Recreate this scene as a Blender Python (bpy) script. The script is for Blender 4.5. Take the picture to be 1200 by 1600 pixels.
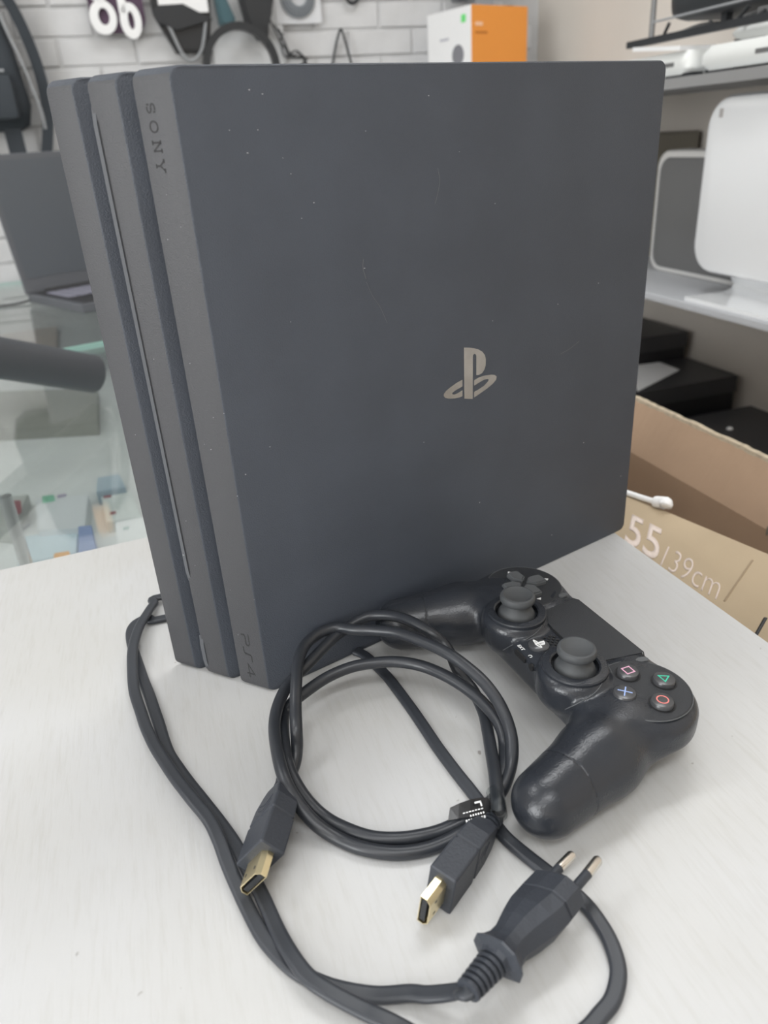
import bpy, bmesh, math, random
import numpy as np
from mathutils import Vector, Matrix, Euler

random.seed(7)
S = bpy.context.scene
for o in list(bpy.data.objects): bpy.data.objects.remove(o)

# ------------------------------------------------------------------ camera
CAM = np.array([-0.1193, -0.3098, 0.2663]); CE = (1.1088, 0.0602, -0.6051); FPX = 1176.9
cd = bpy.data.cameras.new('camera'); co = bpy.data.objects.new('camera', cd); S.collection.objects.link(co)
co.location = CAM.tolist(); co.rotation_euler = CE
cd.sensor_fit = 'HORIZONTAL'; cd.sensor_width = 36; cd.lens = 36*FPX/1200
cd.clip_start = 0.01; cd.clip_end = 50
cd.dof.use_dof = True; cd.dof.focus_distance = 0.38; cd.dof.aperture_fstop = 14
S.camera = co
CM = np.array(Euler(CE).to_matrix())

# ------------------------------------------------------------------ light
W = bpy.data.worlds.new('world'); S.world = W; W.use_nodes = True
W.node_tree.nodes['Background'].inputs[0].default_value = (0.8, 0.87, 1, 1)
W.node_tree.nodes['Background'].inputs[1].default_value = 0.4
S.view_settings.view_transform = 'Standard'; S.view_settings.look = 'None'
S.view_settings.gamma = 1; S.view_settings.use_curve_mapping = False
S.view_settings.exposure = -0.30
S.render.engine = 'CYCLES'
LIGHT_K = 1.0
RA = math.atan2(-0.28419, 0.95877)          # yaw of the room walls
UX, UY = 0.28419, 0.95877
def rm(r, u, z):                             # room frame (right, away, up) -> world
    return Vector((CAM[0] + u*UX + r*UY, CAM[1] + u*UY - r*UX, z))
def area(name, r, u, z, sx, sy, power, col):
    l = bpy.data.lights.new(name, 'AREA'); l.shape = 'RECTANGLE'; l.size = sx; l.size_y = sy
    l.energy = power*LIGHT_K; l.color = col
    o = bpy.data.objects.new(name, l); S.collection.objects.link(o)
    o.location = rm(r, u, z); o.rotation_euler = (0, 0, RA)
    o['label'] = 'ceiling light'; o['category'] = 'lamp'
    return o
CEIL = 1.75
LAMPS = [(0.55, 0.95), (-0.2, -0.6), (-1.2, 0.9), (-1.6, -1.2)]
for i, (r, u) in enumerate(LAMPS):
    area('ceiling_lamp_light', r, u, CEIL-0.035, 1.1, 0.28, 11.0, (0.96, 0.98, 1.0))
WINR, WINU0, WINU1, WINZ0, WINZ1 = -2.6, -1.9, -0.2, -0.1, 1.3      # unseen window added in the left wall for low side light
_w = area('added_window_light', WINR+0.02, (WINU0+WINU1)/2, (WINZ0+WINZ1)/2, WINU1-WINU0-0.1, WINZ1-WINZ0-0.1, 58, (0.93, 0.97, 1.0))
_w.rotation_euler = (math.radians(90), 0, RA-math.radians(90)); _w['label'] = 'added daylight from an unseen window on the left'

# ------------------------------------------------------------------ helpers
def at(px, py, z=0.0, n=(0, 0, 1), d=None):
    v = CM @ np.array([(px-600)/FPX, -(py-800)/FPX, -1.0]); n = np.array(n, float)
    if d is None: d = z
    t = (d - n@CAM)/(n@v)
    return Vector((CAM+t*v).tolist())
def mat(name, col, rough=0.5, metal=0.0, spec=0.5, noise=0, nscale=60, bump=0, bscale=400, coat=0, col2=None, stretch=None, detail=4):
    m = bpy.data.materials.new(name); m.use_nodes = True; nt = m.node_tree; b = nt.nodes['Principled BSDF']
    b.inputs['Base Color'].default_value = (*col, 1); b.inputs['Roughness'].default_value = rough
    b.inputs['Metallic'].default_value = metal; b.inputs['Specular IOR Level'].default_value = spec
    b.inputs['Coat Weight'].default_value = coat
    if noise or bump:
        tc = nt.nodes.new('ShaderNodeTexCoord'); mp = nt.nodes.new('ShaderNodeMapping')
        nt.links.new(tc.outputs['Object'], mp.inputs[0])
        if stretch: mp.inputs['Scale'].default_value = stretch
    if noise:
        n = nt.nodes.new('ShaderNodeTexNoise'); n.inputs['Scale'].default_value = nscale; n.inputs['Detail'].default_value = detail
        nt.links.new(mp.outputs[0], n.inputs[0])
        r = nt.nodes.new('ShaderNodeValToRGB'); c2 = col2 or tuple(c*(1-noise) for c in col)
        r.color_ramp.elements[0].color = (*c2, 1); r.color_ramp.elements[1].color = (*col, 1)
        r.color_ramp.elements[0].position = 0.35; r.color_ramp.elements[1].position = 0.65
        nt.links.new(n.outputs[0], r.inputs[0]); nt.links.new(r.outputs[0], b.inputs['Base Color'])
    if bump:
        n2 = nt.nodes.new('ShaderNodeTexNoise'); n2.inputs['Scale'].default_value = bscale
        nt.links.new(mp.outputs[0], n2.inputs[0])
        bp = nt.nodes.new('ShaderNodeBump'); bp.inputs['Strength'].default_value = bump; bp.inputs['Distance'].default_value = 0.0005
        nt.links.new(n2.outputs[0], bp.inputs['Height']); nt.links.new(bp.outputs[0], b.inputs['Normal'])
    return m
def link(o, parent=None):
    S.collection.objects.link(o)
    if parent is not None: o.parent = parent
    return o
def tag(o, label=None, cat=None, group=None, kind=None):
    if label: o['label'] = label
    if cat: o['category'] = cat
    if group: o['group'] = group
    if kind: o['kind'] = kind
    return o
def thing(name, label, cat, loc=(0, 0, 0), rz=0.0, group=None, rot=None):
    o = bpy.data.objects.new(name, None); o.empty_display_size = 0.02; link(o)
    o.location = loc; o.rotation_euler = rot if rot else (0, 0, rz)
    return tag(o, label, cat, group)
def obj(name, bm, m, parent=None, smooth=False, loc=None):
    me = bpy.data.meshes.new(name)
    bmesh.ops.recalc_face_normals(bm, faces=bm.faces)
    bm.to_mesh(me); bm.free()
    if smooth:
        me.polygons.foreach_set('use_smooth', [True]*len(me.polygons))
        if smooth == 'auto':
            me.set_sharp_from_angle(angle=math.radians(38))
    for mm in (m if isinstance(m, (list, tuple)) else [m]): me.materials.append(mm)
    o = bpy.data.objects.new(name, me); link(o, parent)
    if loc: o.location = loc
    return o
def box(bm, x0, x1, y0, y1, z0, z1, bev=0.0, seg=2, M=None):
    b = bmesh.new()
    vs = [b.verts.new((x, y, z)) for x in (x0, x1) for y in (y0, y1) for z in (z0, z1)]
    for f in ((0,1,3,2),(4,6,7,5),(0,4,5,1),(2,3,7,6),(0,2,6,4),(1,5,7,3)): b.faces.new([vs[i] for i in f])
    if bev: bmesh.ops.bevel(b, geom=b.edges[:], offset=bev, segments=seg, profile=0.6, affect='EDGES', clamp_overlap=True)
    return merge(bm, b, M)
def merge(bm, b, M=None):
    if M is not None: b.transform(M)
    me = bpy.data.meshes.new('t'); b.to_mesh(me); b.free(); bm.from_mesh(me); bpy.data.meshes.remove(me)
    return bm
def BX(*a, **k): return box(bmesh.new(), *a, **k)
def prism(bm, pts, z0, z1, M=None, bev=0, holes=None):   # pts (x,y) extruded along z
    b = bmesh.new(); lo = [b.verts.new((x, y, z0)) for x, y in pts]; hi = [b.verts.new((x, y, z1)) for x, y in pts]
    n = len(pts)
    from mathutils.geometry import tessellate_polygon
    concave = n > 8 and not bev
    if concave:
        for tri in tessellate_polygon([[Vector((x, y, 0)) for x, y in pts]]):
            b.faces.new([lo[i] for i in tri][::-1]); b.faces.new([hi[i] for i in tri])
    else:
        b.faces.new(lo[::-1]); top = b.faces.new(hi)
    for i in range(n): b.faces.new((lo[i], lo[(i+1) % n], hi[(i+1) % n], hi[i]))
    if bev: bmesh.ops.bevel(b, geom=list(top.edges), offset=bev, segments=2, affect='EDGES')
    bmesh.ops.triangulate(b, faces=[f for f in b.faces if len(f.verts) > 4])
    return merge(bm, b, M)
def rrect(x0, x1, y0, y1, r, n=6):
    p = []
    for cx, cy, a0 in ((x1-r, y1-r, 0), (x0+r, y1-r, 90), (x0+r, y0+r, 180), (x1-r, y0+r, 270)):
        for i in range(n+1):
            a = math.radians(a0+90*i/n); p.append((cx+r*math.cos(a), cy+r*math.sin(a)))
    return p
def loft(bm, secs, M=None, cap=True):        # secs: list of rings (lists of 3D points)
    b = bmesh.new(); rings = [[b.verts.new(p) for p in s] for s in secs]; n = len(rings[0])
    for a, c in zip(rings, rings[1:]):
        for i in range(n): b.faces.new((a[i], a[(i+1) % n], c[(i+1) % n], c[i]))
    if cap: b.faces.new(rings[0][::-1]); b.faces.new(rings[-1])
    return merge(bm, b, M)
def cyl(bm, r, z0, z1, n=24, M=None, r2=None, bev=0):
    r2 = r if r2 is None else r2
    prof = [(r, z0), (r2, z1)] if not bev else [(r-bev, z0), (r, z0+bev), (r2, z1-bev), (r2-bev, z1)]
    return loft(bm, [[(rr*math.cos(2*math.pi*i/n), rr*math.sin(2*math.pi*i/n), z) for i in range(n)] for rr, z in prof], M)
def lathe(bm, prof, n=32, M=None):
    return loft(bm, [[(max(rr, 1e-5)*math.cos(2*math.pi*i/n), max(rr, 1e-5)*math.sin(2*math.pi*i/n), z) for i in range(n)] for rr, z in prof], M)
def catmull(P, sub=8):
    P = [Vector(p) for p in P]; out = []
    Q = [P[0]*2-P[1]] + P + [P[-1]*2-P[-2]]
    for i in range(1, len(Q)-2):
        a, b, c, d = Q[i-1:i+3]
        for k in range(sub):
            t = k/sub
            out.append(0.5*((2*b)+(c-a)*t+(2*a-5*b+4*c-d)*t*t+(3*b-a-3*c+d)*t**3))
    out.append(P[-1]); return out
def sweep(bm, P, sec, up=Vector((0, 0, 1)), closed=False, M=None, scale=None):  # sec: (side, normal) offsets
    n = len(P); secs = []; prev = None
    for i in range(n):
        t = (P[min(i+1, n-1)]-P[max(i-1, 0)]).normalized() if not closed else (P[(i+1) % n]-P[i-1]).normalized()
        if up is not None:
            s = t.cross(up)
            if s.length < 0.2: s = prev-t*prev.dot(t) if prev is not None else t.cross(Vector((0.31, 0.95, 0.0)))
        else:
            s = (prev-t*prev.dot(t)) if prev is not None else t.cross(Vector((0.3, 0.2, 0.9)))
        s.normalize(); prev = s; nn = s.cross(t); k = scale[i] if scale else 1
        secs.append([P[i]+s*a*k+nn*b*k for a, b in sec])
    if closed: secs.append(secs[0])
    return loft(bm, secs, M, cap=not closed)
def circ(r, n=14): return [(r*math.cos(2*math.pi*i/n), r*math.sin(2*math.pi*i/n)) for i in range(n)]
def tube(bm, pts, r, n=10, sub=6, up=None, smooth=True, M=None):
    P = catmull(pts, sub) if smooth else [Vector(p) for p in pts]
    return sweep(bm, P, circ(r, n), up, M=M)
def ribbon(bm, pts, w, h, M=None, closed=False):   # flat stroke in XY plane with height h
    P = [Vector((x, y, 0)) for x, y in pts]
    n = len(P); secs = []
    for i in range(n):
        if closed: t = (P[(i+1) % n]-P[i-1])
        else: t = P[min(i+1, n-1)]-P[max(i-1, 0)]
        a = P[i]-P[i-1] if (i > 0 or closed) else t
        t.normalize(); s = Vector((-t.y, t.x, 0)); k = 1.0
        if (0 < i < n-1) or closed:
            d0 = (P[i]-P[i-1]).normalized(); k = 1/max(0.5, abs(d0.dot(t)))
        s = s*w/2*k
        secs.append([P[i]+s, P[i]-s, P[i]-s+Vector((0, 0, h)), P[i]+s+Vector((0, 0, h))])
    if closed: secs.append(secs[0])
    return loft(bm, secs, M, cap=not closed)
def text_bm(s, size, h=0.0, M=None, offset=0, shear=0, bm=None, space=1.0):
    cu = bpy.data.curves.new('t', 'FONT'); cu.body = s; cu.size = size; cu.extrude = h; cu.offset = offset; cu.shear = shear
    cu.space_character = space; cu.resolution_u = 4
    o = bpy.data.objects.new('t', cu); S.collection.objects.link(o)
    dg = bpy.context.evaluated_depsgraph_get(); me = bpy.data.meshes.new_from_object(o.evaluated_get(dg))
    bm = bm or bmesh.new(); b = bmesh.new(); b.from_mesh(me); merge(bm, b, M)
    bpy.data.objects.remove(o); bpy.data.curves.remove(cu); bpy.data.meshes.remove(me)
    return bm
def frameM(o, x, y):           # matrix with origin o, axes x,y (orthogonalised), z = x cross y
    x = Vector(x).normalized(); z = x.cross(Vector(y)).normalized(); y = z.cross(x)
    return Matrix(((x.x, y.x, z.x, o[0]), (x.y, y.y, z.y, o[1]), (x.z, y.z, z.z, o[2]), (0, 0, 0, 1)))

# ------------------------------------------------------------------ materials
M_plaster = mat('wall_paint', (0.66, 0.61, 0.55), 0.8, noise=0.06, nscale=3, bump=0.3, bscale=80)
M_brickw = mat('white_brick', (0.62, 0.62, 0.625), 0.65, noise=0.08, nscale=14, bump=0.8, bscale=60)
M_mortar = mat('mortar', (0.56, 0.56, 0.56), 0.9, noise=0.1, nscale=20)
M_ceil = mat('ceiling_paint', (0.8, 0.8, 0.79), 0.9)
M_floor = mat('floor_tile', (0.45, 0.42, 0.38), 0.4, noise=0.2, nscale=5)
M_shelf = mat('grey_shelf', (0.5, 0.51, 0.53), 0.45, noise=0.06, nscale=10)
M_console = mat('console_plastic', (0.052, 0.060, 0.076), 0.5, spec=0.45, noise=0.12, nscale=22, bump=0.5, bscale=1500)
M_front = mat('console_front', (0.057, 0.058, 0.063), 0.52, spec=0.45, bump=0.4, bscale=1500)  # same plastic as console_plastic; light on the front is put into the colour
M_core = mat('console_core', (0.035, 0.038, 0.045), 0.45, spec=0.5)
M_slot = mat('console_slot', (0.085, 0.09, 0.10), 0.35)
M_deb = mat('debossed', (0.018, 0.018, 0.02), 0.6)
M_silver = mat('silver_emblem', (0.50, 0.50, 0.50), 0.16, metal=1.0, noise=0.25, nscale=60)
M_scr = mat('scratch', (0.09, 0.095, 0.1), 0.5)
M_rub = mat('cable_rubber', (0.026, 0.029, 0.035), 0.36, spec=0.5)
M_rubf = mat('flat_cord_rubber', (0.034, 0.038, 0.046), 0.42, spec=0.5)
M_mold = mat('connector_plastic', (0.040, 0.045, 0.056), 0.5, spec=0.4, bump=0.3, bscale=900)
M_gold = mat('gold_plate', (0.95, 0.82, 0.52), 0.3, metal=1.0)
M_nick = mat('nickel_pin', (0.72, 0.68, 0.62), 0.2, metal=1.0)
M_dark = mat('dark_hole', (0.008, 0.008, 0.009), 0.6)
M_pad = mat('controller_plastic', (0.022, 0.025, 0.031), 0.26, spec=0.5, bump=0.25, bscale=1200)
M_padg = mat('controller_gloss', (0.022, 0.023, 0.026), 0.30, spec=0.5)
M_tp = mat('touch_surface', (0.026, 0.028, 0.032), 0.45, spec=0.4, bump=0.4, bscale=2500)
M_key = mat('grey_rubber_keys', (0.09, 0.095, 0.10), 0.5)
M_stick = mat('stick_rubber', (0.058, 0.062, 0.066), 0.6)
M_btn = mat('button_plastic', (0.055, 0.056, 0.06), 0.22)
M_white = mat('white_plastic', (0.8, 0.8, 0.8), 0.3)
M_gwhite = mat('glossy_white', (0.84, 0.85, 0.86), 0.12, coat=0.5)
M_paper = mat('white_paper', (0.85, 0.85, 0.85), 0.8)
M_alu = mat('aluminium', (0.62, 0.62, 0.62), 0.35, metal=0.9)
M_grey = mat('grey_metal', (0.17, 0.17, 0.17), 0.4, metal=0.3)
M_black = mat('black_card', (0.012, 0.012, 0.014), 0.5)
M_lid = mat('black_card_sheen', (0.035, 0.035, 0.038), 0.45)  # black card again; the sheen on the box tops is put into this colour
M_blackp = mat('black_plastic', (0.02, 0.022, 0.025), 0.45)
M_lap = mat('laptop_plastic', (0.095, 0.10, 0.112), 0.45)
M_lapk = mat('laptop_keys', (0.03, 0.03, 0.033), 0.5)
M_screen = mat('laptop_screen', (0.078, 0.088, 0.102), 0.35)
M_card = mat('cardboard', (0.40, 0.275, 0.185), 0.8, noise=0.12, nscale=9, bump=0.5, bscale=120)
M_cardo = mat('cardboard_outside', (0.46, 0.36, 0.24), 0.6, noise=0.12, nscale=7, bump=0.4, bscale=60)
M_carde = mat('cardboard_torn_edge', (0.55, 0.46, 0.34), 0.9, noise=0.3, nscale=150)
M_ink = mat('pale_pink_ink', (0.70, 0.60, 0.54), 0.7)
M_tubeg = mat('grey_tube', (0.065, 0.07, 0.08), 0.5)
M_orange = mat('orange_card', (0.80, 0.30, 0.05), 0.5)
M_green = mat('green_sticker', (0.15, 0.75, 0.2), 0.5)
M_olive = mat('olive_box', (0.17, 0.155, 0.125), 0.7)
M_navy = mat('backpack_cloth', (0.035, 0.043, 0.052), 0.75, bump=0.5, bscale=300)
M_strapg = mat('grey_webbing', (0.3, 0.31, 0.32), 0.7)
M_purple = mat('purple_card', (0.07, 0.035, 0.07), 0.5)
M_teal = mat('teal_plastic', (0.05, 0.11, 0.13), 0.35)
M_lblue = mat('light_blue_card', (0.62, 0.74, 0.80), 0.5)
M_blue = mat('blue_card', (0.28, 0.36, 0.60), 0.5)
M_red = mat('dark_red_card', (0.33, 0.10, 0.12), 0.5)
M_beige = mat('beige_board', (0.58, 0.47, 0.39), 0.6)
M_case = mat('display_case_board', (0.76, 0.77, 0.76), 0.5)

def table_mat():
    m = bpy.data.materials.new('white_wood_laminate'); m.use_nodes = True; nt = m.node_tree; b = nt.nodes['Principled BSDF']; L = nt.links.new
    tc = nt.nodes.new('ShaderNodeTexCoord'); mp = nt.nodes.new('ShaderNodeMapping'); L(tc.outputs['Object'], mp.inputs[0])
    mp.vector_type = 'TEXTURE'; mp.inputs['Rotation'].default_value = (0, 0, math.radians(-17)); mp.inputs['Scale'].default_value = (0.07, 0.8, 1)
    n = nt.nodes.new('ShaderNodeTexNoise'); n.inputs['Scale'].default_value = 34; n.inputs['Detail'].default_value = 7; n.inputs['Roughness'].default_value = 0.65; L(mp.outputs[0], n.inputs[0])
    r = nt.nodes.new('ShaderNodeValToRGB'); r.color_ramp.elements[0].position = 0.30; r.color_ramp.elements[1].position = 0.52
    r.color_ramp.elements[0].color = (0.53, 0.53, 0.525, 1); r.color_ramp.elements[1].color = (0.565, 0.568, 0.572, 1); L(n.outputs[0], r.inputs[0])
    n2 = nt.nodes.new('ShaderNodeTexNoise'); n2.inputs['Scale'].default_value = 7; n2.inputs['Detail'].default_value = 3; L(tc.outputs['Object'], n2.inputs[0])
    r2 = nt.nodes.new('ShaderNodeValToRGB'); r2.color_ramp.elements[0].position = 0.35; r2.color_ramp.elements[1].position = 0.62
    r2.color_ramp.elements[0].color = (0.94, 0.93, 0.90, 1); r2.color_ramp.elements[1].color = (1, 1, 1, 1); L(n2.outputs[0], r2.inputs[0])
    mx = nt.nodes.new('ShaderNodeMix'); mx.data_type = 'RGBA'; mx.blend_type = 'MULTIPLY'; mx.inputs[0].default_value = 1; L(r.outputs[0], mx.inputs[6]); L(r2.outputs[0], mx.inputs[7])
    # sparse dark specks
    v = nt.nodes.new('ShaderNodeTexNoise'); v.inputs['Scale'].default_value = 140; v.inputs['Detail'].default_value = 2; L(tc.outputs['Object'], v.inputs[0])
    r3 = nt.nodes.new('ShaderNodeValToRGB'); r3.color_ramp.elements[0].position = 0.745; r3.color_ramp.elements[1].position = 0.80
    r3.color_ramp.elements[0].color = (1, 1, 1, 1); r3.color_ramp.elements[1].color = (0.55, 0.52, 0.5, 1); L(v.outputs[0], r3.inputs[0])
    m2 = nt.nodes.new('ShaderNodeMix'); m2.data_type = 'RGBA'; m2.blend_type = 'MULTIPLY'; m2.inputs[0].default_value = 1; L(mx.outputs[2], m2.inputs[6]); L(r3.outputs[0], m2.inputs[7])
    L(m2.outputs[2], b.inputs['Base Color']); b.inputs['Roughness'].default_value = 0.42
    bp = nt.nodes.new('ShaderNodeBump'); bp.inputs['Strength'].default_value = 0.25; bp.inputs['Distance'].default_value = 0.0004; L(n.outputs[0], bp.inputs['Height']); L(bp.outputs[0], b.inputs['Normal'])
    return m
M_table = table_mat()
def glass_mat(name, tint, ior=1.45):
    m = bpy.data.materials.new(name); m.use_nodes = True; nt = m.node_tree; nt.nodes.clear(); L = nt.links.new
    t = nt.nodes.new('ShaderNodeBsdfTransparent'); t.inputs[0].default_value = (*tint, 1)
    g = nt.nodes.new('ShaderNodeBsdfGlossy'); g.inputs['Roughness'].default_value = 0.02
    f = nt.nodes.new('ShaderNodeFresnel'); f.inputs[0].default_value = ior
    gm = nt.nodes.new('ShaderNodeNewGeometry'); iv = nt.nodes.new('ShaderNodeMix'); iv.inputs[2].default_value = ior; iv.inputs[3].default_value = 1/ior
    L(gm.outputs['Backfacing'], iv.inputs[0]); L(iv.outputs[0], f.inputs[0])
    x = nt.nodes.new('ShaderNodeMixShader'); o = nt.nodes.new('ShaderNodeOutputMaterial')
    L(f.outputs[0], x.inputs[0]); L(t.outputs[0], x.inputs[1]); L(g.outputs[0], x.inputs[2]); L(x.outputs[0], o.inputs[0])
    return m
M_glass = glass_mat('counter_glass', (0.93, 0.95, 0.945), 2.0)
M_film = glass_mat('clear_film', (0.86, 0.88, 0.88), 1.5)
M_gedge = mat('glass_green_edge', (0.45, 0.72, 0.64), 0.2)
M_lamp = bpy.data.materials.new('lamp_diffuser'); M_lamp.use_nodes = True
_b = M_lamp.node_tree.nodes['Principled BSDF']; _b.inputs['Emission Color'].default_value = (1, 1, 1, 1); _b.inputs['Emission Strength'].default_value = 4.0*LIGHT_K

# ------------------------------------------------------------------ the room
def struct(name, bm, m, smooth=False):
    o = obj(name, bm, m, None, smooth); o.location = rm(0, 0, 0); o.rotation_euler = (0, 0, RA); o['kind'] = 'structure'; return o
WR, WB, WL, WF, ZF = 1.18, 2.19, -2.6, -2.2, -0.90
struct('floor', BX(WL, WR, WF, WB, ZF-0.05, ZF), M_floor)
struct('ceiling', BX(WL, WR, WF, WB, CEIL, CEIL+0.05), M_ceil)
struct('wall_right', BX(WR, WR+0.05, WF, WB, ZF, CEIL), M_plaster)
struct('wall_left', BX(WL-0.05, WL, WF, WB, ZF, CEIL), M_plaster)
struct('wall_front', BX(WL, WR, WF-0.05, WF, ZF, CEIL), M_plaster)
wb = struct('wall_back', BX(WL, WR, WB, WB+0.05, ZF, CEIL), M_mortar)
bl, bh, jt = 0.176, 0.060, 0.006
bb = BX(0, bl-jt, -0.003, 0.006, 0, bh-jt, bev=0.002, seg=1); bme = None
for j in range(13):
    for i in range(9):
        x = -0.42 + i*bl + (bl/2 if j % 2 else 0)
        if x + bl > WR: continue
        if bme is None:
            o = obj('brick', bb, M_brickw, wb); bme = o.data
        else:
            o = bpy.data.objects.new('brick', bme); link(o, wb)
        o.location = (x, WB - random.uniform(0, 0.003), -0.02 + j*bh)
w1 = struct('added_window_1', BX(WINR, WINR+0.012, WINU0, WINU1, WINZ0, WINZ1), M_white)  # unseen window with glowing pane, added to bring light in from the left
for a_, b_, c_, d_ in ((WINU0, WINU0+0.05, WINZ0, WINZ1), (WINU1-0.05, WINU1, WINZ0, WINZ1), (WINU0+0.05, WINU1-0.05, WINZ0, WINZ0+0.05), (WINU0+0.05, WINU1-0.05, WINZ1-0.05, WINZ1)):
    obj('added_window_frame', BX(WINR+0.0125, WINR+0.05, a_, b_, c_, d_), M_white, w1)
obj('added_lit_pane', BX(WINR+0.0125, WINR+0.015, WINU0+0.05, WINU1-0.05, WINZ0+0.05, WINZ1-0.05), M_lamp, w1)
# plain painted wall around the brick patch
for i, (r, u) in enumerate(LAMPS):
    t = thing('ceiling_lamp', 'white framed ceiling light panel number %d outside the picture' % i, 'lamp', rm(r, u, CEIL), RA)
    t['label'] = ['long white ceiling light nearest the brick wall', 'long white ceiling light behind the camera on the right',
                  'long white ceiling light over the left of the room', 'long white ceiling light in the far left rear corner'][i]
    obj('lamp_frame', BX(-0.60, 0.60, -0.17, 0.17, -0.022, -0.0005, bev=0.004), M_white, t)
    obj('diffuser', BX(-0.56, 0.56, -0.14, 0.14, -0.028, -0.0225), M_lamp, t)

# ------------------------------------------------------------------ table
RE, DR = Vector((-0.094, 0.250)), Vector((0.099, -0.022)).normalized()
RI, DI = at(1000, 860).xy, (at(1200, 1003)-at(1000, 860)).xy.normalized()
_t = ((RI-RE).x*DI.y-(RI-RE).y*DI.x)/(DR.x*DI.y-DR.y*DI.x)
CR = RE+DR*_t
poly = [RE-DR*0.45, CR, RI+DI*0.78, RE-DR*0.45+DI*0.98]
t = thing('shop_table', 'white wood-grain table that the console and cables stand on', 'table', (0, 0, ZF))
obj('table_top', prism(bmesh.new(), [(p.x, p.y) for p in poly[::-1]], -0.018, 0, Matrix.Translation((0, 0, -ZF)), bev=0.0006), M_table, t)
ctr = sum(poly, Vector((0, 0)))/4
b = bmesh.new()
for p in poly:
    q = p+(ctr-p)*0.18
    obj('leg', BX(q.x-0.02, q.x+0.02, q.y-0.02, q.y+0.02, 0, -ZF-0.0181), M_white, t)

# ------------------------------------------------------------------ console
CD, CH, CT, CS = 0.289, 0.295, 0.0571, -0.0321
con = thing('game_console', 'large black three-layer game console standing on its side on the white table', 'game console')
def layer_bm(y0, y1, inset=0.0, fin=0.0, rad=0.005, ch=0.0006):
    secs = []
    for y, c in ((y0, ch), (y0+ch, 0), (y1-ch, 0), (y1, ch)):
        sx = CS*y/CT
        secs.append([(x+sx, y, z) for x, z in rrect(inset+fin+c, CD-inset-c, inset+c, CH-inset-c, max(rad-c, 0.001), 6)])
    return loft(bmesh.new(), secs)
LY = [(0.0, 0.0168), (0.0236, 0.0372), (0.0438, CT)]
for i, (y0, y1) in enumerate(LY):
    bm = layer_bm(y0, y1)
    bm.faces.ensure_lookup_table()
    o = obj('shell_layer', bm, [M_console, M_front], con, smooth='auto')
    for p in o.data.polygons:
        if p.normal.x < -0.6 and abs(p.normal.z) < 0.5: p.material_index = 1
    if i == 0: tag(o, 'nearest layer, its broad flat matt side with emblem')
obj('core', layer_bm(0.004, CT-0.004, inset=0.004, fin=0.004), M_core, con, smooth='auto')
def FP(y, z, off=0.0):      # point on the slanted front, off = outwards
    n = Vector((-CT, CS, 0)).normalized()
    return Vector((CS*y/CT, y, z))+n*off
def frontM(y, z, off):      # reading direction down, letter tops towards the broad side
    return frameM(FP(y, z, off), (0, 0, -1), Vector((-CS, -CT, 0)))
def bar(bm, y0, y1, z0, z1, off):
    secs = []
    e_ = min(0.006, (z1-z0)*0.3)
    for z, o_ in ((z0, -0.0003), (z0+e_, off), (z1-e_, off), (z1, -0.0003)):
        secs.append([FP(y0, z, -0.0005), FP(y0, z, o_), FP(y1, z, o_), FP(y1, z, -0.0005)])
    return loft(bm, secs)
obj('disc_slot', bar(bmesh.new(), 0.0352, 0.0370, 0.062, 0.284, 0.0005), M_slot, con)
obj('slot_gap', bar(bmesh.new(), 0.0347, 0.0351, 0.062, 0.284, 0.00008), M_deb, con)
obj('power_button', bar(bmesh.new(), 0.0352, 0.0374, 0.004, 0.027, 0.0005), M_slot, con)
obj('indicator_light', bar(bmesh.new(), 0.0358, 0.0366, 0.078, 0.0790, 0.0007), M_strapg, con)
# debossed words on the front
def arc(cx, cy, rx, ry, a0, a1, n=10):
    return [(cx+rx*math.cos(math.radians(a0+(a1-a0)*i/n)), cy+ry*math.sin(math.radians(a0+(a1-a0)*i/n))) for i in range(n+1)]
wS = [arc(0.5, 0.72, 0.36, 0.24, 60, 270, 12)+arc(0.5, 0.26, 0.36, 0.24, 90, -120, 12), [(0.82, 0.72), (0.82, 1.0)], [(0.16, 0.0), (0.16, 0.3)]]
wO = [arc(0.55, 0.5, 0.48, 0.47, 0, 350, 20)+[(1.03, 0.5)]]
wN = [[(0.2, 0), (0.2, 1)], [(0.2, 1), (0.95, 0)], [(0.95, 0), (0.95, 1)], [(0, 1), (0.35, 1)], [(0, 0), (0.4, 0)], [(0.75, 1), (1.15, 1)]]
wY = [[(0.1, 1), (0.55, 0.48)], [(1.0, 1), (0.55, 0.48)], [(0.55, 0.48), (0.55, 0)], [(-0.08, 1), (0.32, 1)], [(0.8, 1), (1.2, 1)], [(0.35, 0), (0.75, 0)]]
bm = bmesh.new()
zS0, zS1 = 0.2835, 0.257
Hh = 0.0040; x = 0.0
for gl, adv in ((wS, 1.55), (wO, 1.75), (wN, 1.75), (wY, 1.2)):
    Mx = frontM(0.0121, zS0, 0.00003) @ Matrix.Translation((x, -0.0, 0)) @ Matrix.Diagonal((Hh*1.0, Hh, 1, 1))
    for s in gl: ribbon(bm, s, 0.17, 0.00008, M=Mx)
    x += adv*Hh*0.99
obj('wordmark', bm, M_deb, con, loc=None)
bm = bmesh.new(); Hh = 0.0058
gP = [[(0.0, 0.95), (0.85, 0.95), (0.95, 0.85), (0.95, 0.6), (0.85, 0.5), (0.25, 0.5), (0.12, 0.4), (0.12, 0.0)]]
gS = [[(0.0, 0.05), (0.45, 0.05), (0.55, 0.15), (0.62, 0.85), (0.72, 0.95), (1.2, 0.95)]]
g4 = [[(0.85, 0.0), (0.85, 0.98), (0.05, 0.3), (1.15, 0.3)]]
x = 0.0
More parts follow.
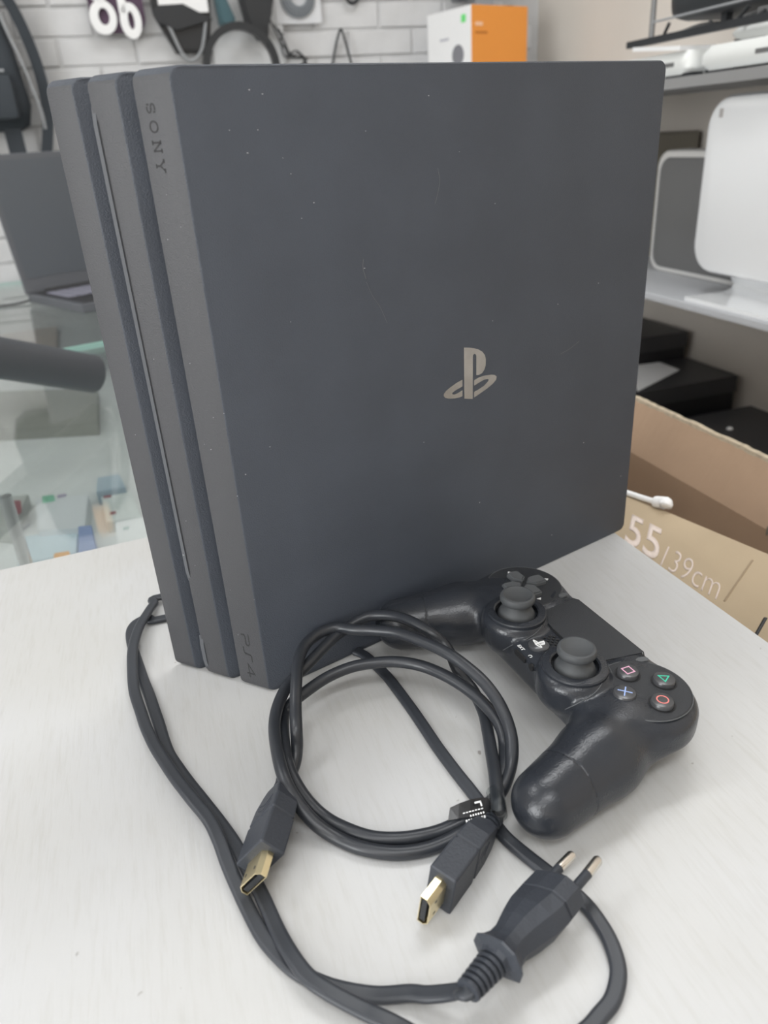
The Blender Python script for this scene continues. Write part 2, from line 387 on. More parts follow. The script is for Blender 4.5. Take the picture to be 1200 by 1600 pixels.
for gl, adv in ((gP, 1.15), (gS, 1.4), (g4, 1.0)):
    Mx = frontM(0.0115, 0.0365, 0.00003) @ Matrix.Translation((x, 0, 0)) @ Matrix.Diagonal((0.0078, 0.0050, 1, 1))
    for s in gl: ribbon(bm, s, 0.11, 0.00008, M=Mx)
    x += adv*0.0078
obj('model_mark', bm, M_deb, con)
# emblem
EP = {
 'stem': [(485,172),(545,174),(600,180),(650,192),(700,220),(730,260),(742,310),(740,380),(725,430),(700,470),(665,492),(630,495),(630,270),(622,252),(608,247),(595,255),(590,275),(588,775),(490,772)],
 'left': [(468,548),(400,585),(330,635),(275,680),(250,715),(248,740),(265,762),(310,772),(380,768),(430,758),(468,742),(468,672),(410,708),(370,724),(348,718),(352,700),(390,672),(468,628)],
 'right': [(604,555),(660,522),(730,500),(800,490),(845,493),(868,512),(862,550),(820,600),(760,650),(690,700),(604,758),(604,692),(660,660),(720,620),(765,570),(775,550),(760,540),(720,550),(660,585),(604,622)]}
EM = {}
for k, pts in EP.items():
    EM[k] = [(lambda p: (p.x, p.z))(at(660+X/7.5, 520+Y/7.5, n=(0, 1, 0), d=0)) for X, Y in pts]
bm = bmesh.new()
for k in EM: prism(bm, [(x, z) for x, z in EM[k]], -0.00005, 0.00012, M=Matrix(((1,0,0,0),(0,0,-1,0),(0,1,0,0),(0,0,0,1))))
tag(obj('emblem', bm, M_silver, con), 'shiny silver emblem')
def facepts(L): return [at(x, y, n=(0, 1, 0), d=-0.00005) for x, y in L]
for L, w in (([(568,405),(567,418),(572,436)], .0002), ([(572,440),(582,462),(594,480),(605,505)], .0001), ([(684,262),(687,282),(684,302),(680,318)], .00013), ([(905,533),(890,545),(876,553)], .00015)):
    obj('scratch', sweep(bmesh.new(), catmull(facepts(L), 5), [(-w, 0), (0, 0.00008), (w, 0)], Vector((0, -1, 0))), M_scr, con)
bm = bmesh.new()
for _ in range(26):
    px, py = random.uniform(300, 980), random.uniform(130, 850); p = at(px, py, n=(0, 1, 0), d=0)
    r = random.uniform(.00010, .00026)
    box(bm, p.x-r, p.x+r*random.uniform(.6, 2), -0.00015, 0.00005, p.z-r, p.z+r*random.uniform(.5, 1.3))
for _ in range(16):
    y = random.choice([0.010, 0.031, 0.05, 0.006, 0.013, 0.0004]); z = random.uniform(0.03, 0.28); p = FP(y, z, 0.00003); r = random.uniform(.0001, .0002)
    box(bm, p.x-r, p.x+r, p.y-r, p.y+r, p.z-r, p.z+r)
tag(obj('dust_speck', bm, mat('pale_dust', (0.35, 0.35, 0.37), 0.9), con), kind='stuff')

# ------------------------------------------------------------------ controller
POSE = Matrix.Translation((0.1113, -0.0929, 0.0332)) @ Euler((-0.0454, 0.0165, -1.7572)).to_matrix().to_4x4()
pad = thing('game_controller', 'black two-handled game controller lying face up against the console', 'controller', POSE.to_translation(), rot=tuple(POSE.to_euler()))
def sdf_mesh():
    h = 1.25
    xs = np.arange(-94, 95, h); ys = np.arange(-70, 56, h); zs = np.arange(-38, 9, h)
    X, Y, Z = np.meshgrid(xs, ys, zs, indexing='ij'); A = np.abs(X)
    def smin(a, b, k):
        hh = np.clip(0.5+0.5*(b-a)/k, 0, 1); return b*(1-hh)+a*hh-k*hh*(1-hh)
    def rbox(x, y, z, hx, hy, hz, r):
        qx, qy, qz = np.abs(x)-hx+r, np.abs(y)-hy+r, np.abs(z)-hz+r
        return np.sqrt(np.maximum(qx, 0)**2+np.maximum(qy, 0)**2+np.maximum(qz, 0)**2)+np.minimum(np.maximum(qx, np.maximum(qy, qz)), 0)-r
    def rcone(P, Q, r1, r2, sz=1.0):
        P, Q = np.array(P, float), np.array(Q, float); d = Q-P; d2 = d[0]**2+d[1]**2+(d[2]*sz)**2
        px, py, pz = A-P[0], Y-P[1], (Z-P[2])*sz
        t = np.clip((px*d[0]+py*d[1]+pz*d[2]*sz)/d2, 0, 1)
        return np.sqrt((px-t*d[0])**2+(py-t*d[1])**2+(pz-t*d[2]*sz)**2)-(r1+(r2-r1)*t)
    # centre slab
    body = rbox(X, Y-14, Z+10.5, 50, 25.5, 10.5, 5)
    body = smin(body, rbox(X, Y-33, Z+11.5, 50, 9.5, 11, 4), 4)
    # shoulder pods
    pod = np.maximum(np.sqrt((A-49.5)**2+(Y-19.5)**2)-25.5, np.abs(Z+8.4)-8.9)
    q1 = np.sqrt((A-49.5)**2+(Y-19.5)**2)-25.5+6; q2 = np.abs(Z+8.4)-8.9+6
    pod = np.sqrt(np.maximum(q1, 0)**2+np.maximum(q2, 0)**2)+np.minimum(np.maximum(q1, q2), 0)-6
    body = smin(body, pod, 4)
    # handles
    g = rcone((54, 8, -14), (61.8, -12, -15.5), 18.2, 17.6, 1.12)
    g = smin(g, rcone((61.8, -12, -15.5), (70.8, -45.5, -18.4), 17.8, 14.9, 1.04), 6)
    body = smin(body, g, 6)
    # stick towers
    q1 = np.sqrt((A-25.5)**2+(Y+0.5)**2); q2 = np.abs(Z+8)-12.6+5
    st = np.sqrt(np.maximum(q1-17.5+5, 0)**2+np.maximum(q2, 0)**2)+np.minimum(np.maximum(q1-17.5+5, q2), 0)-5
    taper = np.sqrt((A-25.5)**2+(Y+0.5)**2+((Z+2)*1.0)**2)-19.0
    body = smin(body, np.maximum(st, taper), 1.6)
    # well under each stick cap
    well = np.maximum(np.sqrt((A-25.1)**2+Y**2)-11.8, -(Z+3.0))
    body = np.maximum(body, -well)
    # triggers
    tr = rbox(A-46, Y-38.5, Z+17.5, 13, 6.5, 13.2, 5)
    body = smin(body, tr, 3)
    F = body
    # ---- surface nets
    s = F < 0; nx, ny, nz = F.shape
    corners = [(i, j, k) for i in (0, 1) for j in (0, 1) for k in (0, 1)]
    cnt = np.zeros((nx-1, ny-1, nz-1), int); acc = np.zeros((nx-1, ny-1, nz-1, 3)); num = np.zeros((nx-1, ny-1, nz-1))
    def C(a, c): return a[c[0]:nx-1+c[0], c[1]:ny-1+c[1], c[2]:nz-1+c[2]]
    for c in corners: cnt += C(s, c)
    act = (cnt > 0) & (cnt < 8)
    for ax in range(3):
        for c in corners:
            if c[ax]: continue
            d = list(c); d[ax] = 1
            f0, f1 = C(F, c), C(F, d); m = (f0 < 0) != (f1 < 0)
            tt = np.where(m, f0/np.where(m, f0-f1, 1), 0)
            p = np.zeros(f0.shape+(3,)); p[...] = c; p[..., ax] = tt
            acc += p*m[..., None]; num += m
    idx = -np.ones(act.shape, int); ii = np.argwhere(act); idx[act] = np.arange(len(ii))
    V = (ii+acc[act]/num[act][:, None])*h+np.array([xs[0], ys[0], zs[0]])
    faces = []
    for ax in range(3):
        o1, o2 = [(1, 2), (2, 0), (0, 1)][ax]
        a = np.take(s, range(0, s.shape[ax]-1), ax); bb_ = np.take(s, range(1, s.shape[ax]), ax)
        E_ = np.argwhere(a != bb_); ok = (E_[:, o1] > 0) & (E_[:, o2] > 0) & (E_[:, o1] < s.shape[o1]-1) & (E_[:, o2] < s.shape[o2]-1); E_ = E_[ok]
        e1 = np.zeros(3, int); e1[o1] = 1; e2 = np.zeros(3, int); e2[o2] = 1
        g = lambda q: idx[q[:, 0], q[:, 1], q[:, 2]]
        q = np.stack([g(E_-e1-e2), g(E_-e2), g(E_), g(E_-e1)], 1)
        ins = a[E_[:, 0], E_[:, 1], E_[:, 2]]
        q[~ins] = q[~ins][:, ::-1]; faces.append(q)
    Q = np.concatenate(faces)
    return V/1000, Q
V, Q = sdf_mesh()
me = bpy.data.meshes.new('controller_shell'); me.from_pydata(V.tolist(), [], Q.tolist()); me.validate()
bm = bmesh.new(); bm.from_mesh(me)
bmesh.ops.smooth_vert(bm, verts=bm.verts, factor=0.5, use_axis_x=True, use_axis_y=True, use_axis_z=True)
# moulding seam round each handle
for sx in (1, -1):
    c0 = Vector((sx*0.0665, -0.034, -0.018)); nn = Vector((sx*0.28, -0.96, 0.02)).normalized()
    for off, in_ in ((-0.0003, 0), (0, 1), (0.0003, 0)):
        geom = [g for g in bm.verts[:]+bm.edges[:]+bm.faces[:]]
        r = bmesh.ops.bisect_plane(bm, geom=geom, plane_co=c0+nn*off, plane_no=nn, dist=1e-6)
        if in_:
            bm.normal_update()
            for v in [g for g in r['geom_cut'] if isinstance(g, bmesh.types.BMVert)]:
                if v.co.x*sx > 0.03 and v.co.y < 0: v.co -= v.normal*0.00035
bm.normal_update()
from mathutils.bvhtree import BVHTree
TREE = BVHTree.FromBMesh(bm); PINV = POSE.inverted()
o = obj('shell', bm, M_pad, pad, smooth=True)
def onpad(px, py):
    v = Vector((CM @ np.array([(px-600)/FPX, -(py-800)/FPX, -1.0])).tolist())
    h = TREE.ray_cast(PINV @ Vector(CAM.tolist()), (PINV.to_3x3() @ v).normalized()); return h[0], h[1]
for L in ([(868,1116),(884,1108),(905,1098),(925,1086),(938,1072),(943,1058),(941,1046)], [(786,1016),(800,1008),(820,1000),(836,990),(846,978),(847,966)]):
    H = [onpad(*p) for p in L]; H = [h for h in H if h[0] is not None]
    if len(H) > 2: obj('shell_seam', sweep(bmesh.new(), catmull([h[0]+h[1]*0.00005 for h in H], 5), circ(0.00022, 6)), M_key, pad)
# touch surface
mm = lambda L: [(x/1000, y/1000) for x, y in L]
TP = mm([(-27.5, 39.2), (-25.5, 40.6), (25.5, 40.6), (27.5, 39.2), (24.2, 14.5), (22.2, 12.8), (8, 11.6), (-8, 11.6), (-22.2, 12.8), (-24.2, 14.5)])
obj('touch_pad', prism(bmesh.new(), TP[::-1], -0.002, 0.0011, bev=0.0005), M_tp, pad)
bm = bmesh.new(); ribbon(bm, [(x*1.022, (y-0.0265)*1.025+0.0265) for x, y in TP], 0.0006, 0.0002, M=Matrix.Translation((0, 0, 0.0001)), closed=True); obj('touch_pad_gap', bm, M_dark, pad)
for sx in (1, -1):
    P = Matrix.Translation((sx*0.0251, 0, 0))
    bm = lathe(bmesh.new(), [(0.0156, 0.0030), (0.0156, 0.0050), (0.0151, 0.0056), (0.0120, 0.0059), (0.0112, 0.0053), (0.0110, 0.0030)], 40, P)
    obj('stick_ring', bm, M_pad, pad, smooth='auto')
    st = obj('analog_stick', lathe(bmesh.new(), [(0.0100, -0.0025), (0.0098, 0.004), (0.0085, 0.0065), (0.0062, 0.0085), (0.0056, 0.0105), (0.0078, 0.0115)], 32, P), M_stick, pad, smooth='auto')
    obj('stick_cap', lathe(bmesh.new(), [(0.0050, 0.0105), (0.0085, 0.0112), (0.0092, 0.0124), (0.0092, 0.0140), (0.0086, 0.0152), (0.0076, 0.0155), (0.0068, 0.0150), (0.0045, 0.0142), (0.0, 0.0140)], 40, P), M_stick, st, smooth='auto')
# face buttons
for sx in (1, -1):
    P = [Vector((sx*0.0493+0.0212*math.cos(2*math.pi*i/48), 0.0209+0.0212*math.sin(2*math.pi*i/48), 0.0011)) for i in range(48)]
    obj('plate_rim', sweep(bmesh.new(), P, circ(0.00025, 6), closed=True), M_key, pad)
def sym_mat(n, c): return mat(n, c, 0.4)
BC = (0.0493, 0.0209); sp = 0.0114
DISC = lathe(bmesh.new(), [(0.0210, 0.0), (0.0210, 0.0012), (0.0205, 0.0016), (0.0, 0.0018)], 48, Matrix.Translation((BC[0], BC[1], 0)))
obj('button_plate', DISC, M_tp, pad, smooth='auto')
DISC = lathe(bmesh.new(), [(0.0210, 0.0), (0.0210, 0.0012), (0.0205, 0.0016), (0.0, 0.0018)], 48, Matrix.Translation((-BC[0], BC[1], 0)))
obj('button_plate', DISC, M_tp, pad, smooth='auto')
for k, (dx, dy, c) in enumerate(((-sp, 0, (0.75, 0.40, 0.55)), (sp, 0, (0.80, 0.22, 0.20)), (0, -sp, (0.35, 0.48, 0.85)), (0, sp, (0.03, 0.55, 0.36)))):
    Mx = Matrix.Translation((BC[0]+dx, BC[1]+dy, 0.0004))
    o = obj('action_button', lathe(bmesh.new(), [(0.0052, 0), (0.0052, 0.0028), (0.0048, 0.0034), (0.0034, 0.0037), (0, 0.0038)], 32, Mx), M_btn, pad, smooth='auto')
    tag(o, ['black button marked with a pink square', 'black button marked with a red circle', 'black button marked with a blue cross', 'black button marked with a green triangle'][k])
    ringb = lathe(bmesh.new(), [(0.0060, 0.0010), (0.0060, 0.0015), (0.0053, 0.0015), (0.0053, 0.0010)], 32, Mx)
    obj('button_rim', ringb, M_dark, o)
    Ms = Mx @ Matrix.Translation((0, 0, 0.0035)); bm = bmesh.new()
    if k == 0: ribbon(bm, mm([(-2.1, -2.1), (2.1, -2.1), (2.1, 2.1), (-2.1, 2.1)]), 0.00055, 0.0003, Ms, True)
    if k == 1: ribbon(bm, [(0.0025*math.cos(a/20*2*math.pi), 0.0025*math.sin(a/20*2*math.pi)) for a in range(20)], 0.00055, 0.0003, Ms, True)
    if k == 2:
        ribbon(bm, mm([(-2.3, -2.3), (2.3, 2.3)]), 0.00055, 0.0003, Ms); ribbon(bm, mm([(-2.3, 2.3), (2.3, -2.3)]), 0.00055, 0.0003, Ms)
    if k == 3: ribbon(bm, mm([(-2.3, -1.5), (2.3, -1.5), (0, 2.6)]), 0.00055, 0.0003, Ms, True)
    obj('button_symbol', bm, sym_mat('symbol_%d' % k, c), o)
for k in range(4):
    a = k*math.pi/2
    Mx = Matrix.Translation((-BC[0], BC[1], 0.0012)) @ Matrix.Rotation(a, 4, 'Z')
    bm = prism(bmesh.new(), mm([(1.6, 0), (5.2, -4.0), (11.8, -4.0), (13.0, -2.8), (13.0, 2.8), (11.8, 4.0), (5.2, 4.0)]), 0, 0.0030, Mx, bev=0.0009)
    o = obj('direction_key', bm, M_key, pad)
    obj('arrow_mark', prism(bmesh.new(), mm([(16.6, 0), (14.8, -1.4), (14.8, 1.4)]), 0.0004, 0.0007, Mx), M_white, o)
for sx in (1, -1):
    Mx = Matrix.Translation((sx*0.0318, 0.0350, 0.0002)) @ Matrix.Rotation(-sx*0.15, 4, 'Z')
    obj('option_button', prism(bmesh.new(), rrect(-0.0016, 0.0016, -0.0032, 0.0032, 0.0015, 5), 0, 0.0016, Mx, bev=0.0004), M_key, pad)
P = Matrix.Translation((0, -0.0028, 0))
home = obj('home_button', lathe(bmesh.new(), [(0.0052, -0.001), (0.0052, 0.0009), (0.0047, 0.0013), (0.0, 0.0014)], 32, P), M_btn, pad, smooth='auto')
bm = bmesh.new(); ex = [p for L in EM.values() for p in L]; cx = sum(p[0] for p in ex)/len(ex); cz = sum(p[1] for p in ex)/len(ex)
for k in EM: prism(bm, [((x-cx)*0.19, (z-cz)*0.19+0.0001) for x, z in EM[k]], 0.0012, 0.0016, M=P)
obj('home_emblem', bm, M_white, home)
bm = bmesh.new()
for j in range(4):
    for i in range(7):
        if (i+j) % 2 == 0: cyl(bm, 0.00075, 0.0001, 0.0005, 8, Matrix.Translation(((i-3)*0.0014, 0.0062+(j-1.5)*0.0016, 0)))
obj('speaker_grille', bm, M_dark, pad)
bm = text_bm('EXT', 0.0026, 0.0001, Matrix.Translation((-0.0048, -0.0125, 0.0002)))
ribbon(bm, [(0.0055+0.0009*math.cos(a), -0.0115+0.0009*math.sin(a)) for a in [math.radians(-50+i*28) for i in range(11)]], 0.0003, 0.0002, Matrix.Translation((0, 0, 0.0001)))
obj('port_marks', bm, M_white, pad)
bm = bmesh.new(); Mp = Matrix.Translation((-0.001, -0.0118, -0.0045)) @ Matrix.Rotation(math.radians(90), 4, 'X')
prism(bm, rrect(-0.0058, 0.0036, -0.0017, 0.0012, 0.0008, 3), -0.0005, 0.0005, Mp)
obj('extension_port', bm, M_dark, pad)
obj('headphone_port', cyl(bmesh.new(), 0.0019, -0.0005, 0.0006, 20, Mp @ Matrix.Translation((0.0088, -0.0003, 0))), M_dark, pad)

# ------------------------------------------------------------------ cables
FIG8 = [(0.0030*s+dx, 0) for s, dx in ()]
def fig8(hw=0.0030, hh=0.0016):
    p = []
    for i in range(20):
        a = 2*math.pi*i/20; r = 1-0.20*abs(math.sin(a))**6
        p.append((hw*math.copysign(abs(math.cos(a))**0.75, math.cos(a)), hh*math.copysign(abs(math.sin(a))**0.7, math.sin(a))*(0.78+0.22*min(1, abs(math.cos(a))*2.2))))
    return p
def pz(L, z0=None): return [at(x, y, z if z0 is None else z0) for x, y, *r in L for z in [r[0] if r else z0]]
zt = 0.0018
S1 = [(640,1552,.004),(590,1555,.002),(540,1548,.002),(500,1536,.002),(465,1518,.002),(435,1492,.002),(410,1462,.002),(390,1425,.002),(372,1387,.003),(356,1350,.0045),(342,1312,.0065),(326,1280,.008),(300,1248,.010),(275,1216,.010),(256,1188,.009),(241,1164,.008),(228,1136,.007),(220,1112,.006),(210,1080,.006),(207,1047,.0065),(207,1019,.008),(211,999,.008),(218,979,.007),(229,960,.006),(240,944,.005),(250,933,.004)]
S2 = [(615,1600,.0055),(565,1577,.0055),(515,1550,.006),(480,1525,.0058),(452,1487,.005),(432,1450,.003),(415,1412,.002),(402,1385,.002),(384,1352,.0018),(366,1318,.0022),(343,1285,.0035),(319,1254,.005),(296,1225,.0055),(280,1203,.0055),(265,1180,.0055),(256,1157,.0045),(249,1133,.0035),(241,1109,.003),(233,1085,.0025),(224,1062,.002),(215,1035,.002),(207,1010,.002),(204,990,.002),(209,977,.002),(220,969,.002),(233,965,.002),(256,966,.002)]
Rr = [(571,1025),(604,1056),(637,1099),(660,1132),(682,1165),(710,1203),(737,1237),(760,1268),(785,1303),(812,1328),(850,1358),(880,1381),(905,1403),(925,1425),(948,1460),(962,1495),(966,1525),(957,1562),(937,1588),(915,1612),(860,1650),(780,1670),(690,1640)]
# figure of the plug
PLM = Matrix.Translation((0.0286, -0.1832, 0.0133)) @ Euler((-0.50, 0.05, 0.19)).to_matrix().to_4x4()
pc = thing('power_cable', 'black flat power cord with two-pin mains plug snaking over the table', 'cable', at(500, 1530, 0))
def child(name, bm, m, parent, smooth=False, Mw=None):   # bm in world space (or plug space via Mw)
    if Mw is not None: bm.transform(Mw)
    root = parent
    while root.parent is not None: root = root.parent
    bm.transform((Matrix.Translation(root.location) @ root.rotation_euler.to_matrix().to_4x4()).inverted())
    return obj(name, bm, m, parent, smooth)
e0 = PLM @ Vector((-0.047, 0, 0)); e1 = PLM @ Vector((-0.0535, 0, 0)); e2 = PLM @ Vector((-0.074, -0.0005, -0.001))
e1.z = max(e1.z, 0.006); e2.z = 0.004
pathA = [e0, e1, at(716, 1549, 0.0125), at(694, 1552, 0.009), at(666, 1554, 0.006)] + pz(S1) + [Vector((0.03, 0.105, 0.003)), Vector((0.10, 0.125, 0.002)), Vector((0.16, 0.10, 0.002)), Vector((0.165, 0.064, 0.002))]
child('cord', sweep(bmesh.new(), catmull(pathA, 6), fig8()), M_rubf, pc, smooth='auto')
st = pz(Rr, 0.0019)
pathB = [Vector((st[0].x-0.002, -0.0006, 0.0019))] + st[0:] + pz(S2) + [Vector((0.06, 0.09, 0.002)), Vector((0.16, 0.135, 0.002)), Vector((0.27, 0.11, 0.004)), Vector((0.31, 0.05, 0.015)), Vector((0.300, 0.032, 0.03)), Vector((0.2735, 0.030, 0.032))]
child('cord', sweep(bmesh.new(), catmull(pathB, 6), fig8()), M_rubf, pc, smooth='auto')
def ring(x, hy, hz, kind='oct'):
    if kind == 'oct':
        return [(x, hy*a, hz*b_) for a, b_ in ((1, .45), (.62, .92), (0.0, 1.0), (-.62, .92), (-1, .45), (-1, -.45), (-.62, -1), (.62, -1), (1, -.2), (1, .1))]
    n = 16; return [(x, hy*math.cos(2*math.pi*i/n), hz*math.sin(2*math.pi*i/n)) for i in range(n)]
body = [(0.0, 10.4, 6.6), (-0.8, 11.2, 7.2), (-9, 11.4, 7.4), (-9.4, 10.8, 7.0), (-10, 10.8, 7.0), (-10.4, 11.5, 7.2), (-17, 10.4, 7.8), (-24, 8.2, 7.4), (-30, 6.6, 6.2), (-33, 6.9, 6.2), (-35.5, 8.2, 7.0), (-37.3, 9.8, 8.2), (-37.8, 9.2, 7.6), (-38.5, 6.0, 5.4), (-40, 5.6, 4.6)]
bm = loft(bmesh.new(), [ring(x/1000, hy/1000, hz/1000) for x, hy, hz in body])
plug = child('plug', bm, M_mold, pc, Mw=PLM)
bm = bmesh.new(); rel = []
for k in range(7):
    x = -38.5-k*2.2; r = 5.9-k*0.18
    rel += [(x, r-1.3), (x-0.5, r-1.2), (x-0.6, r), (x-1.7, r-0.1), (x-1.8, r-1.4)]
bm = loft(bmesh.new(), [ring(x/1000, r/1000, r*0.85/1000, 'c') for x, r in rel]); child('strain_relief', bm, M_mold, plug, Mw=PLM)
for s in (1, -1):
    y0, y1 = s*6.6/1000, s*6.2/1000
    R1 = frameM(Vector((0, y0, 0)), (0, 1, 0), (0, 0, 1)) @ Matrix.Identity(4)
    p = child('pin', sweep(bmesh.new(), [Vector((-0.001, y0, 0)), Vector((0.0105, y0, 0)), Vector((0.0106, y0, 0))], circ(0.0019, 14)), M_mold, plug, smooth='auto', Mw=PLM)
    child('pin_tip', sweep(bmesh.new(), [Vector((0.0100, y0, 0)), Vector((0.0180, y1, 0)), Vector((0.0189, y1, 0)), Vector((0.0193, y1, 0))], circ(0.0020, 14), scale=[1, 1, 0.8, 0.4]), M_nick, p, smooth='auto', Mw=PLM)

# hdmi cable
hc = thing('display_cable', 'black coiled video cable with two gold-tipped plugs on the table', 'cable', at(620, 1330, 0))
C1M = Matrix.Translation((-0.0551, -0.1029, 0.0121)) @ Euler((4.0061, -0.0416, 3.9914)).to_matrix().to_4x4()
C2M = Matrix.Translation((-0.0059, -0.1559, 0.0105)) @ Euler((1.4381, -0.0616, -2.8024)).to_matrix().to_4x4()
def connector(Mw):
    secs = [(0, 9.2, 5.3, ), (-0.5, 9.8, 5.7), (-17, 9.8, 5.7), (-17.5, 9.2, 5.2), (-18.6, 9.2, 5.2), (-19.2, 9.6, 5.6), (-27, 9.2, 5.4), (-33, 6.6, 5.0), (-36, 5.0, 4.6)]
    def rr(x, hy, hz): return [(x/1000, a/1000, b_/1000) for a, b_ in rrect(-hy, hy, -hz, hz, 0.9, 2)]
    c = child('connector', loft(bmesh.new(), [rr(*s) for s in secs]), M_mold, hc, Mw=Mw)
    bm = bmesh.new()
    for s in (-1, 1):
        for k in range(3):
            x = -20-k*2.6
            ribbon(bm, mm([(x-2.2, 5.0), (x+0.4, 0), (x-2.2, -5.0)]), 0.0007, 0.0004, Matrix.Translation((0, 0, s*0.0055 - (0.0002 if s > 0 else 0.0002))))
    child('grip_ribs', bm, M_mold, c, Mw=Mw)
    rel = []
    for k in range(4):
        x = -36-k*2.1; rel += [(x, 3.2), (x-0.4, 3.2), (x-0.5, 4.3-k*0.12), (x-1.5, 4.2-k*0.12), (x-1.6, 3.2)]
    child('strain_relief', loft(bmesh.new(), [ring(x/1000, r/1000, r/1000, 'c') for x, r in rel]), M_mold, c, Mw=Mw)
    # metal shell: D shaped tube, hollow
    def dsh(x, k=0.0):
        a, b_, cc = 7.0-k, 2.25-k, 5.2-k*0.7
        return [(x/1000, y/1000, z/1000) for y, z in ((a, b_), (-a, b_), (-a, -0.4), (-cc, -b_), (cc, -b_), (a, -0.4))]
    b2 = bmesh.new(); rings = [[b2.verts.new(p) for p in s] for s in (dsh(-0.5), dsh(11), dsh(11, 0.35), dsh(4, 0.35))]
    for r0, r1 in zip(rings, rings[1:]):
        for i in range(6): b2.faces.new((r0[i], r0[(i+1) % 6], r1[(i+1) % 6], r1[i]))
    b2.faces.new(rings[0]); b2.faces.new(rings[-1])
    g = child('metal_shell', b2, M_gold, c, Mw=Mw)
    bm = BX(0.0042, 0.0106, -0.0058, 0.0058, -0.0006, 0.0016); child('tongue', bm, M_blackp, g, Mw=Mw)
    bm = bmesh.new()
    for y in (-3.2, 3.2):
        box(bm, 0.0062, 0.0076, (y-0.4)/1000, (y+0.4)/1000, -0.00232, 0.00232)
    child('latch_hole', bm, M_dark, g, Mw=Mw)
connector(C1M); connector(C2M)
a0, a1 = C1M @ Vector((-0.040, 0, 0)), C1M @ Vector((-0.047, 0, 0))
b0, b1 = C2M @ Vector((-0.047, 0, 0)), C2M @ Vector((-0.040, 0, 0))
HP = [
 # from first plug up the V strand and over the arch
 (441,1219,.0045),(453,1209,.0045),(461,1190,.006),(464,1165,.0105),(463,1138,.017),(462,1105,.020),(463,1068,.024),(466,1035,.026),(477,1008,.027),(500,989,.027),(527,981,.027),(556,984,.028),(585,985,.029),(622,989,.031),
 (664,1004,.032),(701,1022,.032),(728,1041,.030),(756,1066,.027),(778,1096,.023),(793,1129,.018),(800,1160,.014),(798,1195,.010),(785,1232,.0095),(762,1258,.0085),(730,1279,.006),(690,1298,.0033),(655,1307,.0033),
 # inner bottom strand
 (620,1311,.0033),(583,1309,.0033),(547,1298,.0033),(510,1279,.0033),(482,1253,.0065),(460,1220,.0105),(447,1185,.013),(443,1150,.013),(444,1118,.011),(455,1100,.0125),(475,1083,.014),(510,1059,.016),(547,1043,.018),(583,1036,.019),(620,1034,.020),
 (660,1041,.020),(700,1058,.020),(738,1083,.018),(768,1113,.015),(784,1140,.012),(789,1170,.0085),(786,1205,.009),(775,1245,.0085),(750,1280,.0072),(715,1306,.0045),(670,1326,.0031),
 # outer bottom strand
 (620,1333,.0031),(568,1326,.0031),(528,1310,.0033),(492,1286,.007),(462,1250,.012),(443,1213,.0165),(432,1167,.0175),(429,1130,.017),(436,1098,.018),(452,1068,.019),(481,1038,.0205),(503,1015,.022),(528,991,.0235),(556,972,.026),(583,962,.028),(618,963,.0305),
 (646,973,.0315),(674,990,.029),(692,1005,.0245),(704,1022,.021),(714,1045,.017),(726,1062,.013),(740,1080,.0105),(755,1112,.009),(762,1142,.009),(768,1177,.010),(774,1213,.0125),(777,1243,.0135),(779,1262,.0135)]
path = [a0, a1]+pz(HP)+[b0, b1]
child('cord', sweep(bmesh.new(), catmull(path, 6), circ(0.0030, 16)), M_rub, hc, smooth='auto')
# clear film sleeve and printed tag
P = catmull([at(773, 1238, .0125), at(777, 1255, .0135), at(779, 1275, .0132)], 4)
child('clear_sleeve', sweep(bmesh.new(), P, circ(0.0037, 18)), M_film, hc, smooth='auto')
tl = [(703,1262),(718,1255),(735,1249),(752,1246),(768,1247)]; tb_ = [(700,1282),(716,1279),(735,1276),(752,1274),(768,1274)]
b2 = bmesh.new(); up_ = [b2.verts.new(at(x, y, .0145-0.0008*abs(i-2))) for i, (x, y) in enumerate(tl)]; lo_ = [b2.verts.new(at(x, y, .0115-0.0008*abs(i-2))) for i, (x, y) in enumerate(tb_)]
for i in range(4): b2.faces.new((up_[i], up_[i+1], lo_[i+1], lo_[i]))
r = bmesh.ops.extrude_face_region(b2, geom=b2.faces[:]); bmesh.ops.translate(b2, verts=[v for v in r['geom'] if isinstance(v, bmesh.types.BMVert)], vec=(0, 0, -0.00025))
tg = child('printed_tag', b2, mat('tag_black', (0.012, 0.012, 0.014), 0.25), hc); tg['label'] = 'black printed tag with small white lettering'
b2 = bmesh.new()
TG = frameM(at(751, 1250, .0152), at(720, 1258, .0144)-at(751, 1250, .0152), at(751, 1274, .0122)-at(751, 1250, .0152))
def tm(y, w, h, x0=0): box(b2, x0, x0+w, y, y+h, -0.0002, 0.0002, M=TG)
tm(0.0002, 0.0006, 0.0022); tm(0.0002, 0.0028, 0.0007)
for i in range(7): tm(0.0032, 0.0009, 0.0004, x0=i*0.0013)
for i in range(6): tm(0.0047, 0.0006, 0.0007, x0=i*0.0011)
for i in range(8): tm(0.0062, 0.0007, 0.0010, x0=i*0.0011)
child('tag_lettering', b2, M_white, tg)

